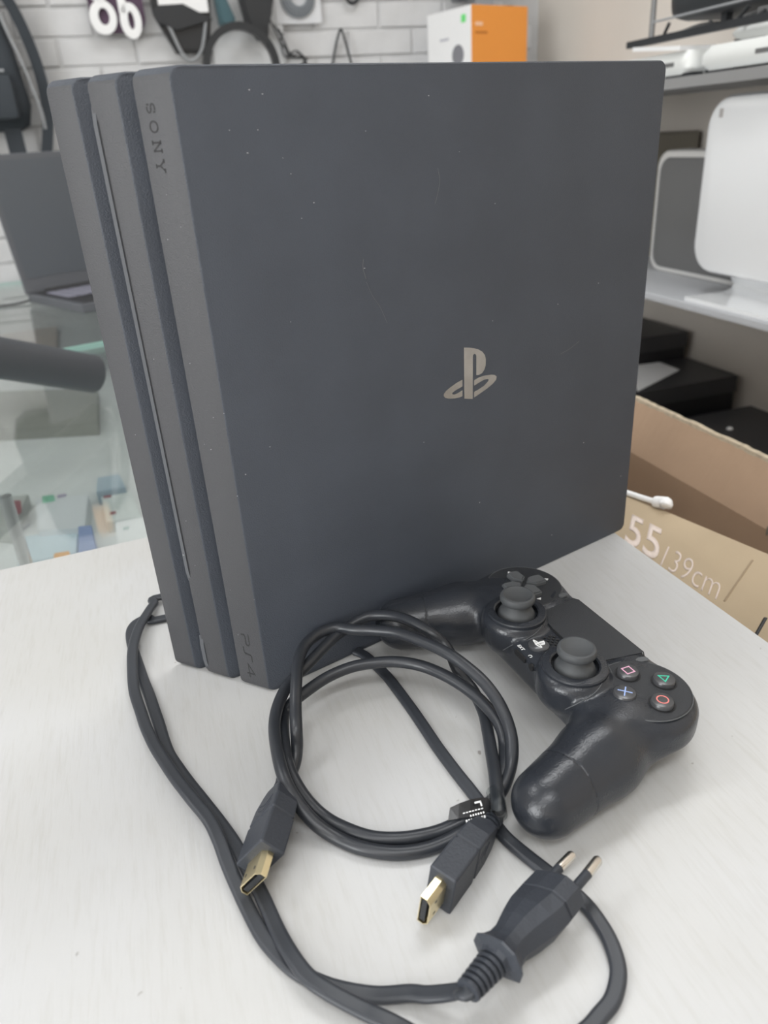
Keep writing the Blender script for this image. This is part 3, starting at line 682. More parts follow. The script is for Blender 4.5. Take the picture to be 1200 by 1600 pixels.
# ------------------------------------------------------------------ glass counter (left, behind the table)
gc = thing('glass_counter', 'glass-topped shop display counter behind the white table', 'counter', (0, 0, ZF))
RX = lambda r, y: None
def rline(r, y):     # world x on line r = const for a given y
    return (r + (y-CAM[1])*UX)/UY + CAM[0]
def xyr(u, r): p = rm(r, u, 0); return (p.x, p.y)
near_l = RE-DR*0.42; eps = Vector((-DR.y, DR.x))*0.002
if eps.dot(Vector((0, 1))) < 0: eps = -eps
nl, nr = near_l+eps, CR-DR*0.085+eps
yE = 0.964
pane1 = [(nl.x, nl.y), (nr.x, nr.y), (rline(0.24, yE), yE), (-0.35, yE)]
back = [xyr(2.165, 0.24), xyr(2.165, -0.9)]
pane2 = [(-0.35, yE+0.006), (rline(0.24, yE), yE+0.006), back[0], back[1]]
TZ = Matrix.Translation((0, 0, -ZF))
o = obj('glass_pane', prism(bmesh.new(), pane1, -0.012, -0.004, TZ), [M_glass, M_gedge], gc)
for p in o.data.polygons:
    if abs(p.normal.z) < 0.5: p.material_index = 1
o = obj('glass_pane', prism(bmesh.new(), pane2, -0.012, -0.004, TZ), [M_glass, M_gedge], gc)
for p in o.data.polygons:
    if abs(p.normal.z) < 0.5: p.material_index = 1
whole = [pane1[0], pane1[1], back[0], back[1]]
obj('display_shelf', prism(bmesh.new(), [pane1[0], pane1[1], back[0], back[1]], -0.15, -0.14, TZ), M_case, gc)
for i in range(4):
    a, b_ = Vector(whole[i]), Vector(whole[(i+1) % 4]); d = (b_-a).normalized(); n = Vector((-d.y, d.x))
    pts = [a, b_, b_+n*0.012, a+n*0.012]
    obj('side_panel', prism(bmesh.new(), [(p.x, p.y) for p in pts], 0.002, -ZF-0.0125), M_case, gc)
p0 = at(8, 776, -0.013); bm = cyl(bmesh.new(), 0.006, -0.139, -0.0125, 12, Matrix.Translation((p0.x, p0.y, -ZF))); obj('post', bm, M_alu, gc, smooth='auto')
p1 = at(20, 833, -0.06); p2 = at(44, 818, -0.06); obj('shelf_bracket', sweep(bmesh.new(), [p1+Vector((0, 0, -ZF)), p2+Vector((0, 0, -ZF))], circ(0.003, 8)), M_alu, gc)
def case_item(name, label, cat, quad, z, h, m, tops=()):
    P = [at(x, y, z) for x, y in quad]; c = sum(P, Vector())/4; base = Vector((c.x, c.y, -0.1398))
    t = thing(name, label, cat, base, group=None)
    obj('carton', prism(bmesh.new(), [(p.x-c.x, p.y-c.y) for p in P], 0, z+0.1398, bev=0.001), m, t)
    for q, mm_ in tops:
        Pq = [at(x, y, z+0.0006) for x, y in q]
        obj('printed_panel', prism(bmesh.new(), [(p.x-c.x, p.y-c.y) for p in Pq], z+0.1398, z+0.1404), mm_, t)
    return t
case_item('phone_case_packet', 'grey packet with dark red front inside the glass counter', 'packet', [(-12,825),(18,830),(44,772),(2,776)], -0.122, 0, mat('pkt', (0.55, 0.56, 0.53), 0.5), [([(4,800),(14,812),(34,800),(32,782),(10,782)], M_red)])
case_item('accessory_box', 'white box with green printed corner under the counter glass', 'box', [(60,830),(132,824),(138,772),(55,780)], -0.118, 0, mat('wbox', (0.78, 0.8, 0.82), 0.5), [([(66,786),(86,782),(84,773),(66,775)], mat('gr', (0.25, 0.62, 0.42), 0.5)), ([(90,778),(104,775),(103,771),(90,773)], mat('pu', (0.45, 0.4, 0.52), 0.5))])
case_item('accessory_box', 'pale blue flat box at the front edge of the glass counter', 'box', [(28,882),(120,864),(122,826),(35,838)], -0.125, 0, M_lblue)
case_item('accessory_box', 'narrow blue box under the glass near the white table', 'box', [(122,864),(150,858),(143,820),(122,822)], -0.112, 0, M_blue)
case_item('accessory_box', 'white box with small red marks beside the console', 'box', [(166,816),(220,806),(206,768),(158,776)], -0.125, 0, mat('wb2', (0.72, 0.76, 0.74), 0.5), [([(162,778),(174,776),(173,773),(162,775)], M_red), ([(172,804),(182,802),(181,798),(172,800)], M_red)])
case_item('accessory_box', 'white carton under the glass touching the console outline', 'box', [(184,856),(240,844),(232,806),(180,816)], -0.105, 0, M_paper, [([(192,828),(202,826),(201,822),(192,824)], mat('gl', (0.5, 0.6, 0.58), 0.5))])
case_item('accessory_box', 'small orange box peeking above the table edge under glass', 'box', [(83,880),(110,872),(108,860),(84,864)], -0.095, 0, mat('or', (0.85, 0.42, 0.12), 0.5))
case_item('accessory_box', 'blue grey box under the glass high beside the console', 'box', [(150,768),(196,760),(186,740),(152,746)], -0.12, 0, mat('bg', (0.5, 0.6, 0.68), 0.5))
case_item('cardboard_sheet', 'beige card panel under the far pane of the counter', 'card', [(0,560),(88,546),(88,510),(0,522)], -0.1250, 0, M_beige)
case_item('storage_tray', 'large grey olive tray under the glass behind the boxes', 'tray', [(-20,672),(152,662),(152,606),(-20,612)], -0.12, 0, mat('ol', (0.36, 0.355, 0.32), 0.6))

# dark tube lying on the counter glass
a = at(151, 588, 0.0215); b_ = at(-60, 552, 0.085); d = (b_-a).normalized()
t = thing('grey_tube', 'thick dark grey tube lying across the counter glass at left', 'tube', (a.x, a.y, -0.004))
P = [a+Vector((0, 0, 0)), a+d*0.003, a+d*0.5]
off = -Vector((a.x, a.y, -0.004)); rt = 0.0235
obj('tube_body', sweep(bmesh.new(), [p+off+Vector((0, 0, 0.0)) for p in P], circ(rt, 28), scale=[0.93, 1, 1]), M_tubeg, t, smooth='auto')
hp = at(125, 579, 0.044)+off
s_ = d.cross(Vector((0, 0, 1)))
obj('tube_hole', cyl(bmesh.new(), 0.003, -0.0018, 0.0012, 12, Matrix.Translation(Vector((a+d*0.03).to_tuple())+off+Vector((0, 0, rt-0.002)) - d.cross(Vector((0,0,1)))*0.004)), M_dark, t)
t.location.z += 0.0022
# laptop
lp = thing('laptop', 'open dark grey laptop on the counter glass at left', 'laptop', (0.175, 1.476, -0.004), math.atan2(0.206, 0.978))
# local: x along hinge, y away, keyboard towards -y
obj('base', BX(0, 0.37, -0.245, 0.0, 0, 0.018, bev=0.004), M_lap, lp)
obj('keyboard_deck', BX(0.012, 0.358, -0.235, -0.012, 0.0182, 0.0188), M_lapk, lp)
keyme = None
for j in range(5):
    for i in range(14):
        x, y = 0.022+i*0.0237, -0.045-j*0.0215
        if keyme is None: o = obj('key', BX(0, 0.0205, -0.0185, 0, 0, 0.0022, bev=0.0008, seg=1), mat('keycap', (0.22, 0.22, 0.27), 0.5), lp); keyme = o.data
        else: o = bpy.data.objects.new('key', keyme); link(o, lp)
        o.location = (x, y, 0.0189)
obj('trackpad', BX(0.12, 0.23, -0.225, -0.165, 0.0189, 0.0195), M_lap, lp)
Ms = Matrix.Translation((0, 0.006, 0.016)) @ Matrix.Rotation(math.radians(-12), 4, 'X')
scr = obj('screen_lid', BX(0, 0.37, -0.004, 0.004, 0, 0.276, bev=0.003, M=Ms), M_lap, lp)
obj('screen_panel', BX(0.010, 0.360, -0.0048, -0.0041, 0.030, 0.264, M=Ms), M_screen, scr)
obj('hinge', sweep(bmesh.new(), [Vector((0.04, 0.006, 0.017)), Vector((0.33, 0.006, 0.017))], circ(0.006, 12)), M_lapk, lp)
bm = tube(bmesh.new(), [(0.004, -0.006, 0.006), (-0.03, -0.004, 0.003), (-0.08, 0.012, 0.003), (-0.16, 0.0, 0.003), (-0.3, 0.03, 0.003)], 0.0022)
cb = obj('laptop_charger_cord', bm, M_blackp, None, smooth=True); cb.location = lp.location; cb.rotation_euler = lp.rotation_euler
tag(cb, 'thin black cord running left from the laptop corner', 'cord')

# ------------------------------------------------------------------ things on the brick wall
YW = WB-0.013
def wthing(name, label, cat, r, z, u=None, group=None): return thing(name, label, cat, rm(r, YW if u is None else u, z), RA, group)
def XZ(): return Matrix(((1,0,0,0),(0,0,-1,0),(0,1,0,0),(0,0,0,1)))   # prism z -> -y (towards the room)
t = wthing('backpack', 'dark blue-grey backpack hanging at the left end of the brick wall', 'backpack', -0.27, 0.33)
secs = []
for z, w, dd in ((0.0, 0.085, 0.03), (0.01, 0.105, 0.05), (0.05, 0.118, 0.06), (0.16, 0.108, 0.06), (0.24, 0.09, 0.05), (0.34, 0.08, 0.045), (0.38, 0.05, 0.03)):
    secs.append([(x, -0.002-dd-y*0.8, z) for x, y in [(w*math.copysign(abs(math.cos(a))**0.5, math.cos(a)), dd*math.copysign(abs(math.sin(a))**0.5, math.sin(a))) for a in [2*math.pi*i/28 for i in range(28)]]])
bpk = obj('bag_body', loft(bmesh.new(), secs), M_navy, t, smooth=True)
obj('front_pocket', BX(-0.09, 0.095, -0.135, -0.09, 0.02, 0.11, bev=0.015), M_navy, t, smooth='auto')
obj('zip', BX(-0.085, 0.085, -0.137, -0.134, 0.112, 0.117), M_strapg, t)
obj('shoulder_strap', sweep(bmesh.new(), catmull([(0.085, -0.06, 0.31), (0.125, -0.05, 0.24), (0.148, -0.045, 0.14), (0.150, -0.045, 0.05), (0.135, -0.045, -0.02), (0.115, -0.045, -0.08)], 6), [(-0.012, -0.004), (0.012, -0.004), (0.012, 0.004), (-0.012, 0.004)], Vector((0, 1, 0))), M_navy, t)
obj('grey_piping', tube(bmesh.new(), [(0.09, -0.10, 0.27), (0.105, -0.10, 0.20), (0.125, -0.10, 0.12), (0.138, -0.09, 0.04), (0.138, -0.08, 0.0)], 0.0035), M_strapg, t)
obj('hanging_strap', BX(0.048, 0.085, -0.075, -0.068, -0.11, 0.02), M_navy, t)
tag(obj('orange_patch', BX(0.03, 0.075, -0.105, -0.06, 0.27, 0.36, bev=0.01), mat('tan', (0.72, 0.40, 0.18), 0.6), t), 'orange patch at the top')
t = wthing('number_keychain', 'purple and black tag with large white digits 86', 'tag', 0.075, 0.555)
obj('backing', prism(bmesh.new(), rrect(-0.060, 0.062, -0.034, 0.075, 0.03), 0.002, 0.014, XZ()), M_purple, t)
bm = bmesh.new()
def oring(bm, cx, cz, rx, rz, hx, hz, tilt=0):
    n = 24; o1 = [(cx+rx*math.cos(2*math.pi*i/n), cz+rz*math.sin(2*math.pi*i/n)) for i in range(n)]
    i1 = [(cx+tilt+hx*math.cos(2*math.pi*i/n), cz+tilt+hz*math.sin(2*math.pi*i/n)) for i in range(n)]
    secs = [[(x, -0.014, z) for x, z in o1], [(x, -0.026, z) for x, z in o1], [(x, -0.026, z) for x, z in i1], [(x, -0.014, z) for x, z in i1]]
    loft(bm, secs+[secs[0]], cap=False)
oring(bm, -0.032, -0.004, 0.030, 0.034, 0.012, 0.017, 0.002); oring(bm, -0.034, 0.052, 0.024, 0.026, 0.010, 0.012)
oring(bm, 0.028, -0.012, 0.024, 0.036, 0.007, 0.018, 0.001); box(bm, 0.005, 0.024, -0.026, -0.014, 0.0, 0.075, bev=0.004)
obj('white_digits', bm, M_paper, t)
t = wthing('black_pouch', 'black shiny pouch with crossed silver straps on brick wall', 'pouch', 0.225, 0.52)
obj('pouch_body', prism(bmesh.new(), [(-0.072, 0.09), (-0.070, 0.035), (-0.030, -0.045), (0.048, -0.048), (0.062, 0.02), (0.068, 0.09)], 0.003, 0.03, XZ(), bev=0.006), mat('shinyblack', (0.03, 0.032, 0.035), 0.2), t)
bm = bmesh.new(); tube(bm, [(-0.052, -0.036, 0.04), (-0.035, -0.037, 0.0), (-0.018, -0.036, -0.045), (0.002, -0.033, -0.062), (0.03, -0.033, -0.04), (0.05, -0.036, 0.02)], 0.004)
obj('silver_strap', bm, M_strapg, t, smooth=True)
obj('header_card', BX(-0.055, 0.058, -0.038, -0.032, 0.035, 0.10), M_paper, t)
obj('flap', prism(bmesh.new(), [(-0.072, 0.04), (-0.055, 0.05), (0.0, 0.052), (0.065, 0.02), (0.03, 0.012), (-0.02, 0.0), (-0.065, 0.018)], 0.034, 0.042, XZ()), M_blackp, t)
t = wthing('headphones', 'black headphones with round headband hanging on the brick wall', 'headphones', 0.335, 0.432, u=YW-0.062)
A_ = [(0.083*math.cos(a), -0.04, 0.086*math.sin(a)) for a in [math.radians(-30+i*240/16) for i in range(17)]]
obj('headband', sweep(bmesh.new(), catmull(A_, 3), [(-0.008, -0.012), (0.008, -0.012), (0.008, 0.012), (-0.008, 0.012)], Vector((0, 1, 0))), M_blackp, t)
for sx in (-1, 1):
    Mx = Matrix.Translation((sx*0.068, -0.04, -0.045)) @ Matrix.Rotation(math.radians(90*sx), 4, 'Y')
    e = obj('ear_cup', lathe(bmesh.new(), [(0.02, -0.012), (0.036, -0.01), (0.038, 0.004), (0.03, 0.014), (0.0, 0.016)], 28, Mx), M_blackp, t, smooth='auto')
    obj('ear_pad', lathe(bmesh.new(), [(0.020, -0.026), (0.032, -0.026), (0.036, -0.018), (0.034, -0.010), (0.018, -0.012)], 28, Mx), M_lapk, e, smooth='auto')
t = wthing('headset', 'dark teal and black headset in packaging above the headphones', 'headset', 0.355, 0.53)
obj('inner_pad', prism(bmesh.new(), [(-0.055, 0.07), (-0.05, 0.0), (-0.02, -0.012), (-0.012, 0.01), (-0.035, 0.07)], 0.015, 0.05, XZ(), bev=0.005), M_teal, t)
obj('outer_pad', prism(bmesh.new(), [(0.0, 0.07), (0.015, 0.0), (0.04, -0.035), (0.062, -0.03), (0.07, 0.02), (0.09, 0.07)], 0.015, 0.055, XZ(), bev=0.006), M_blackp, t)
obj('clear_bag', prism(bmesh.new(), rrect(-0.07, 0.11, -0.085, 0.075, 0.01), 0.002, 0.004, XZ()), mat('bag_film', (0.62, 0.63, 0.64), 0.2), t)
t = wthing('cable_bundle', 'thin black earphone wires bunched beside the headphones', 'cable', 0.43, 0.45)
bm = bmesh.new()
for k in range(4):
    tube(bm, [(0.0+0.01*k, -0.02, 0.09-k*0.01), (0.012*math.sin(k)+0.02, -0.024, 0.04), (0.03+0.008*k, -0.02, 0.01), (0.06+0.008*k, -0.022, 0.022-0.006*k), (0.085-0.006*k, -0.02, -0.01)], 0.002, 6)
obj('wire', bm, M_blackp, t, smooth=True)
t = wthing('cable_packet', 'clear bag holding a coiled grey cable on brick wall', 'packet', 0.507, 0.565)
obj('plastic_bag', prism(bmesh.new(), rrect(-0.058, 0.058, -0.034, 0.07, 0.004), 0.002, 0.006, XZ()), mat('bag2', (0.66, 0.67, 0.69), 0.25), t)
bm = bmesh.new()
for k in range(4):
    P = [Vector(((0.040-0.006*k)*math.cos(2*math.pi*i/30), -0.012-0.003*k, 0.02+(0.040-0.006*k)*math.sin(2*math.pi*i/30))) for i in range(30)]
    sweep(bm, P, circ(0.003, 8), Vector((0, 1, 0)), closed=True)
obj('coiled_cable', bm, mat('grey_cord', (0.22, 0.24, 0.26), 0.4), t, smooth=True)
t = wthing('wall_hook', 'thin black wire hook shaped like an inverted V on wall', 'hook', 0.608, 0.515)
obj('hook_wire', tube(bmesh.new(), [(-0.024, -0.004, -0.075), (-0.012, -0.012, -0.03), (0.0, -0.02, 0.0), (0.008, -0.02, -0.02), (0.024, -0.014, -0.075)], 0.003, 8), M_blackp, t, smooth=True)
P = [Vector((0.016*math.cos(2*math.pi*i/20), -0.006, 0.016*math.sin(2*math.pi*i/20))) for i in range(20)]
o = obj('key_ring', sweep(bmesh.new(), P, circ(0.004, 8), Vector((0, 1, 0)), closed=True), M_blackp, None, smooth=True); o.location = rm(0.648, YW, 0.587); o.rotation_euler = (0, 0, RA)
tag(o, 'small black ring at the top edge of the brick wall', 'ring')

# corner shelf with boxes
t = wthing('corner_shelf', 'white wall shelf in the corner carrying the orange and white box', 'shelf', 0.98, 0.34, u=WB-0.012)
obj('shelf_board', BX(-0.2, 0.19, -0.30, 0, 0, 0.018), M_shelf, t)
for x in (-0.15, 0.14): obj('shelf_bracket', prism(bmesh.new(), [(0, 0), (-0.2, 0), (0, -0.12)], -0.006, 0.006, Matrix(((0,0,1,x),(1,0,0,0),(0,1,0,0),(0,0,0,1)))), M_alu, t)
p = rm(0.862, 1.925, 0.3585)
t = thing('camera_box', 'box with one orange side and one white side on corner shelf', 'box', p, RA)
t.rotation_euler.z = RA+math.radians(16)
bm = BX(0, 0.180, 0, 0.170, 0, 0.172, bev=0.001); o = obj('carton', bm, [M_paper, M_orange], t)
for q in o.data.polygons:
    if q.normal.y < -0.6: q.material_index = 1
obj('green_sticker', BX(-0.0008, -0.0002, 0.020, 0.036, 0.140, 0.156), M_green, t)
obj('printed_picture', lathe(bmesh.new(), [(0.022, -0.0004), (0.022, 0.0006), (0.0, 0.0006)], 24, Matrix.Translation((-0.0004, 0.05, 0.075)) @ Matrix.Rotation(math.radians(-90), 4, 'Y')), mat('grey_pic', (0.22, 0.22, 0.24), 0.5), t)
obj('printed_lines', BX(-0.0007, -0.0002, 0.085, 0.12, 0.11, 0.115), mat('lg', (0.5, 0.5, 0.55), 0.5), t)
bm = BX(0.012, 0.035, -0.0007, -0.0002, 0.130, 0.138); obj('pale_lettering', bm, mat('po', (0.9, 0.55, 0.35), 0.5), t)
obj('dark_lettering', BX(0.012, 0.05, -0.0007, -0.0002, 0.114, 0.119), mat('do', (0.5, 0.16, 0.02), 0.5), t)
t2 = thing('grey_device', 'grey device with black lower edge lying on the orange box', 'device', rm(0.93, 2.02, 0.5312), RA)
obj('device_body', BX(-0.03, 0.08, 0.02, 0.12, 0.032, 0.11, bev=0.006), mat('gdev', (0.17, 0.18, 0.19), 0.5), t2, smooth='auto')
obj('device_foot', BX(-0.02, 0.09, 0.0, 0.1, 0, 0.009, bev=0.003), M_blackp, t2)
obj('device_stem', BX(0.0, 0.05, 0.03, 0.09, 0.008, 0.034), M_strapg, t2)

# ------------------------------------------------------------------ right wall: shelves
def rthing(name, label, cat, r, u, z, group=None): return thing(name, label, cat, rm(r, u, z), RA, group)
t = rthing('long_shelf', 'grey shelf on the right wall under the white display', 'shelf', 1.0, 1.3, -0.012)
obj('shelf_board', BX(-0.17, 0.178, -0.85, 0.55, 0, 0.012, bev=0.002), M_shelf, t)
for y in (-0.5, 0.1): obj('shelf_bracket', prism(bmesh.new(), [(0.176, 0), (-0.1, 0), (0.176, -0.10)], -0.006, 0.006, Matrix(((1,0,0,0),(0,0,-1,y),(0,1,0,-0.0002),(0,0,0,1)))), M_alu, t)
t = rthing('long_shelf', 'grey shelf on the right wall carrying the white routers', 'shelf', 1.0, 1.3, 0.309)
obj('shelf_board', BX(-0.15, 0.178, -0.85, 0.55, 0, 0.012, bev=0.002), M_shelf, t)
obj('shelf_lip', BX(-0.1525, -0.1505, -0.85, 0.05, -0.003, 0.012), M_alu, t)
# white display facing the room (-x), origin at its foot
t = rthing('white_display', 'glossy white round-cornered computer display standing on the lower shelf', 'monitor', 0.88, 0.84, 0.0)
def rplate(y0, y1, z0, z1, rad, x0, x1, ed):
    secs = []
    for x, c in ((x0, ed), (x0+ed*0.3, ed*0.35), (x0+ed, 0), (x1-ed, 0), (x1-ed*0.3, ed*0.35), (x1, ed)):
        secs.append([(x, y, z) for y, z in rrect(y0+c, y1-c, z0+c, z1-c, rad-c, 8)])
    return loft(bmesh.new(), secs)
obj('display_body', rplate(-0.24, 0.250, 0.036, 0.292, 0.045, 0.0, 0.055, 0.012), M_gwhite, t, smooth='auto')
tag(obj('scuff', BX(-0.0004, 0.001, 0.212, 0.220, 0.262, 0.274), mat('scuffm', (0.4, 0.38, 0.37), 0.6), t), 'small grey scuff at the upper corner')
prof = [(-0.044, 0.0005), (0.0, 0.0005), (0.030, 0.001), (0.048, 0.006), (0.054, 0.017), (0.046, 0.030), (0.036, 0.045)]
PF = catmull([(x, 0, z) for x, z in prof], 5)
secs = []
for i, p in enumerate(PF):
    tt = (PF[min(i+1, len(PF)-1)]-PF[max(i-1, 0)]).normalized(); nrm = Vector((-tt.z, 0, tt.x))*0.006
    secs.append([(p.x, -0.2, p.z), (p.x, 0.195, p.z), (p.x+nrm.x, 0.195, p.z+nrm.z), (p.x+nrm.x, -0.2, p.z+nrm.z)])
obj('bent_foot', loft(bmesh.new(), secs), M_gwhite, t, smooth='auto')
# second display
t = rthing('grey_display', 'grey metal display with bright rounded rim behind the white one', 'monitor', 0.968, 1.155, 0.0)
obj('display_rim', rplate(-0.13, 0.165, 0.0, 0.214, 0.03, 0.0, 0.05, 0.006), mat('rim_metal', (0.78, 0.77, 0.75), 0.3, metal=0.4), t, smooth='auto')
obj('display_face', rplate(-0.12, 0.152, 0.010, 0.202, 0.026, -0.0015, 0.004, 0.001), M_grey, t, smooth='auto')
t = rthing('olive_carton', 'olive brown carton standing behind the grey display', 'box', 1.08, 1.52, 0.0)
obj('carton', BX(-0.09, 0.08, -0.07, 0.10, 0, 0.238, bev=0.002), M_olive, t)
obj('carton_flap', BX(-0.088, 0.078, -0.068, 0.098, 0.2382, 0.2395), M_olive, t)
# routers on the upper shelf
def router(label, r, u, z, L, Wd, H, rot, wedge=0):
    t = rthing('router', label, 'router', r, u, z); t.rotation_euler.z = RA+rot
    P = rrect(-Wd/2, Wd/2, -L/2, L/2, 0.02, 5)
    secs = [[(x*0.94, y*0.94, 0.004) for x, y in P], [(x, y, 0.012) for x, y in P], [(x, y, H*0.7) for x, y in P], [(x*0.93, y*0.95, H) for x, y in P]]
    obj('router_body', loft(bmesh.new(), secs), mat('router_white', (0.72, 0.73, 0.71), 0.35), t, smooth='auto')
    for sx in (-1, 1):
        for sy in (-1, 1): obj('foot', BX(sx*Wd*0.4-0.012, sx*Wd*0.4+0.012, sy*L*0.36-0.03, sy*L*0.36+0.03, 0, 0.006), M_blackp, t)
    obj('vent_strip', BX(-Wd/2-0.0006, -Wd/2+0.002, -L*0.35, L*0.1, 0.016, 0.022), M_grey, t)
    return t
router('thick white router lying on the upper shelf at the right', 0.96, 0.95, 0.3212, 0.30, 0.2, 0.036, 0.0)
router('white router resting on top of the thick router', 0.985, 0.94, 0.3577, 0.30, 0.17, 0.022, 0.0)
router('small cream router at the left end of the upper shelf', 0.95, 1.23, 0.3212, 0.22, 0.18, 0.036, 0.0)
t = rthing('paper_sheet', 'white booklet tilted on the small cream router', 'paper', 0.94, 1.21, 0.3578)
obj('booklet', BX(-0.085, 0.05, -0.075, 0.05, 0, 0.006, M=Matrix.Rotation(math.radians(5), 4, 'X') @ Matrix.Translation((0, 0, 0.006))), M_paper, t)
# wire rack
t = rthing('wire_rack', 'dark metal wire rack above the routers at top right', 'rack', 0.95, 1.0, 0.3215)
obj('rail', BX(-0.080, -0.068, -0.3, 0.30, 0.054, 0.064), M_blackp, t)
obj('rail', BX(0.15, 0.162, -0.3, 0.30, 0.060, 0.068), M_blackp, t)
for y in (0.24, -0.29):
    for x in (-0.074, 0.156): obj('upright', sweep(bmesh.new(), [Vector((x, y, 0.0)) if x > 0 else Vector((x, y, 0.058)), Vector((x, y, 0.32))], circ(0.0045, 8)), M_grey, t)
for y in (0.17, 0.05, -0.06, -0.14, -0.2):
    obj('cross_wire', tube(bmesh.new(), [(-0.074, y, 0.062), (0.0, y+0.01, 0.075), (0.156, y, 0.066)], 0.0028, 8), M_grey, t, smooth=True)
def onr(px, py, r): return at(px, py, n=(UY, -UX, 0), d=UY*CAM[0]-UX*CAM[1]+r)
Ri = (Matrix.Translation(t.location) @ Matrix.Rotation(RA, 4, 'Z')).inverted()
for a_, b_ in (((1046, 36), (1036, 58)), ((1172, 8), (1146, 38)), ((1196, 16), (1168, 37)), ((1110, 32), (1112, 44))):
    obj('stay_wire', sweep(bmesh.new(), [Ri @ onr(*a_, 0.8765), Ri @ onr(*b_, 0.8765)], circ(0.0026, 8)), M_blackp, t)
for zz in (0.085, 0.125): obj('side_wire', sweep(bmesh.new(), [Vector((-0.074, 0.24, zz)), Vector((-0.074, -0.29, zz))], circ(0.0018, 6)), M_strapg, t)
t = rthing('black_bar_device', 'long black rounded device held in the wire rack', 'device', 0.985, 0.98, 0.3845)
obj('device_body', BX(-0.07, 0.07, -0.30, 0.285, 0.022, 0.085, bev=0.03, seg=6), mat('devb', (0.03, 0.034, 0.038), 0.5), t, smooth='auto')
for y in (0.17, 0.0): obj('foot', BX(-0.045, -0.033, y-0.006, y+0.006, 0.0, 0.026), M_blackp, t)
obj('mount_block', BX(-0.08, -0.02, -0.02, 0.06, -0.002, 0.014, bev=0.003), M_grey, t)

# ------------------------------------------------------------------ low shelf and black boxes
t = rthing('low_bench', 'low grey bench along the right wall under the black boxes', 'bench', 0.96, 1.25, ZF)
obj('bench_top', BX(-0.2, 0.215, -0.55, 0.55, 0.48, 0.50), M_shelf, t)
for sx in (-0.17, 0.18):
    for y in (-0.5, 0.5): obj('leg', BX(sx-0.02, sx+0.02, y-0.02, y+0.02, 0, 0.4799), M_grey, t)
def blackbox(label, r0, r1, u0, u1, zt):
    t = rthing('black_box', label, 'box', (r0+r1)/2, (u0+u1)/2, -0.40); hx, hy = (r1-r0)/2, (u1-u0)/2; h = zt+0.40
    obj('box_base', BX(-hx+0.002, hx-0.002, -hy+0.002, hy-0.002, 0, h-0.035, bev=0.0015), M_black, t)
    obj('lid', BX(-hx, hx, -hy, hy, h-0.0348, h, bev=0.0015), M_lid, t)
    return t
blackbox('tall black box furthest back under the shelf', 0.80, 1.15, 1.40, 1.58, -0.163)
blackbox('black box with a white paper sheet on its lid', 0.78, 1.15, 1.232, 1.395, -0.221)
blackbox('lowest black box with a white crumb on its lid', 0.78, 1.15, 0.88, 1.185, -0.272)
q = [at(996, 612, -0.2205), at(1062, 578, -0.2205), at(1030, 566, -0.2205), at(985, 572, -0.2205)]
c = sum(q, Vector())/4; o = obj('paper_note', prism(bmesh.new(), [(p.x-c.x, p.y-c.y) for p in q], 0, 0.0008), M_paper); o.location = (c.x, c.y, -0.2208); tag(o, 'white paper lying on the middle black box', 'paper')
p = at(1140, 671, -0.2715); o = obj('crumb', lathe(bmesh.new(), [(0.001, 0), (0.006, 0.001), (0.005, 0.004), (0.0, 0.006)], 8), M_paper); o.location = (p.x, p.y, -0.2718); tag(o, 'small white crumb on the lowest black box lid', 'crumb')

# ------------------------------------------------------------------ open television carton beside the table
t = rthing('television_carton', 'open cardboard carton printed 55 139cm beside the table', 'box', 0.45, 0.42, ZF)
# local x = r-0.45, y = u-0.42, z up from floor
H0 = -ZF
u0, u1 = -0.55, 0.62
def quad_slab(bm, A, B, C, D, th):   # quad with thickness along its normal
    A, B, C, D = map(Vector, (A, B, C, D)); n = (B-A).cross(D-A).normalized()*th
    return loft(bm, [[A, B, C, D], [A+n, B+n, C+n, D+n]])
obj('near_side', BX(-0.068, -0.063, u0, u1, 0, H0-0.045), M_cardo, t)
obj('far_side', BX(0.060, 0.065, u0, u1, 0, H0-0.080), M_card, t)
obj('end_side', BX(-0.063, 0.060, u0, u0+0.005, 0, H0-0.05), M_card, t)
obj('end_side', BX(-0.063, 0.060, u1-0.005, u1, 0, H0-0.05), M_card, t)
obj('bottom', BX(-0.063, 0.060, u0, u1, 0.0, 0.005), M_card, t)
# near flap folded outwards over towards the table, printed; it lifts a little towards the camera end
fa0, fb0 = Vector((-0.070, 0, H0)), Vector((-0.178, 0, H0-0.062))
def flap(y, s_, off=0.0):            # y = local u, s_ = 0 at the rim .. 1 at the free edge
    zr = max(-0.036, min(0.012, -0.030+(0.09-y)*0.15))
    p = fa0.lerp(fb0, s_); p.y = y; p.z += zr*(1-s_*0.55)+0.0012*math.sin(y*31+s_*2)*s_+off; return p
NS = 40; rows = []
for i in range(NS+1):
    y = u0+(u1-u0)*i/NS
    ring_ = [flap(y, s_) for s_ in (0, 0.04, 0.2, 0.4, 0.6, 0.8, 1.0)]; ring_[0].z -= 0.002
    rows.append(ring_+[q-Vector((0, 0, 0.004)) for q in ring_[::-1]])
obj('near_flap', loft(bmesh.new(), rows), M_cardo, t, smooth='auto')
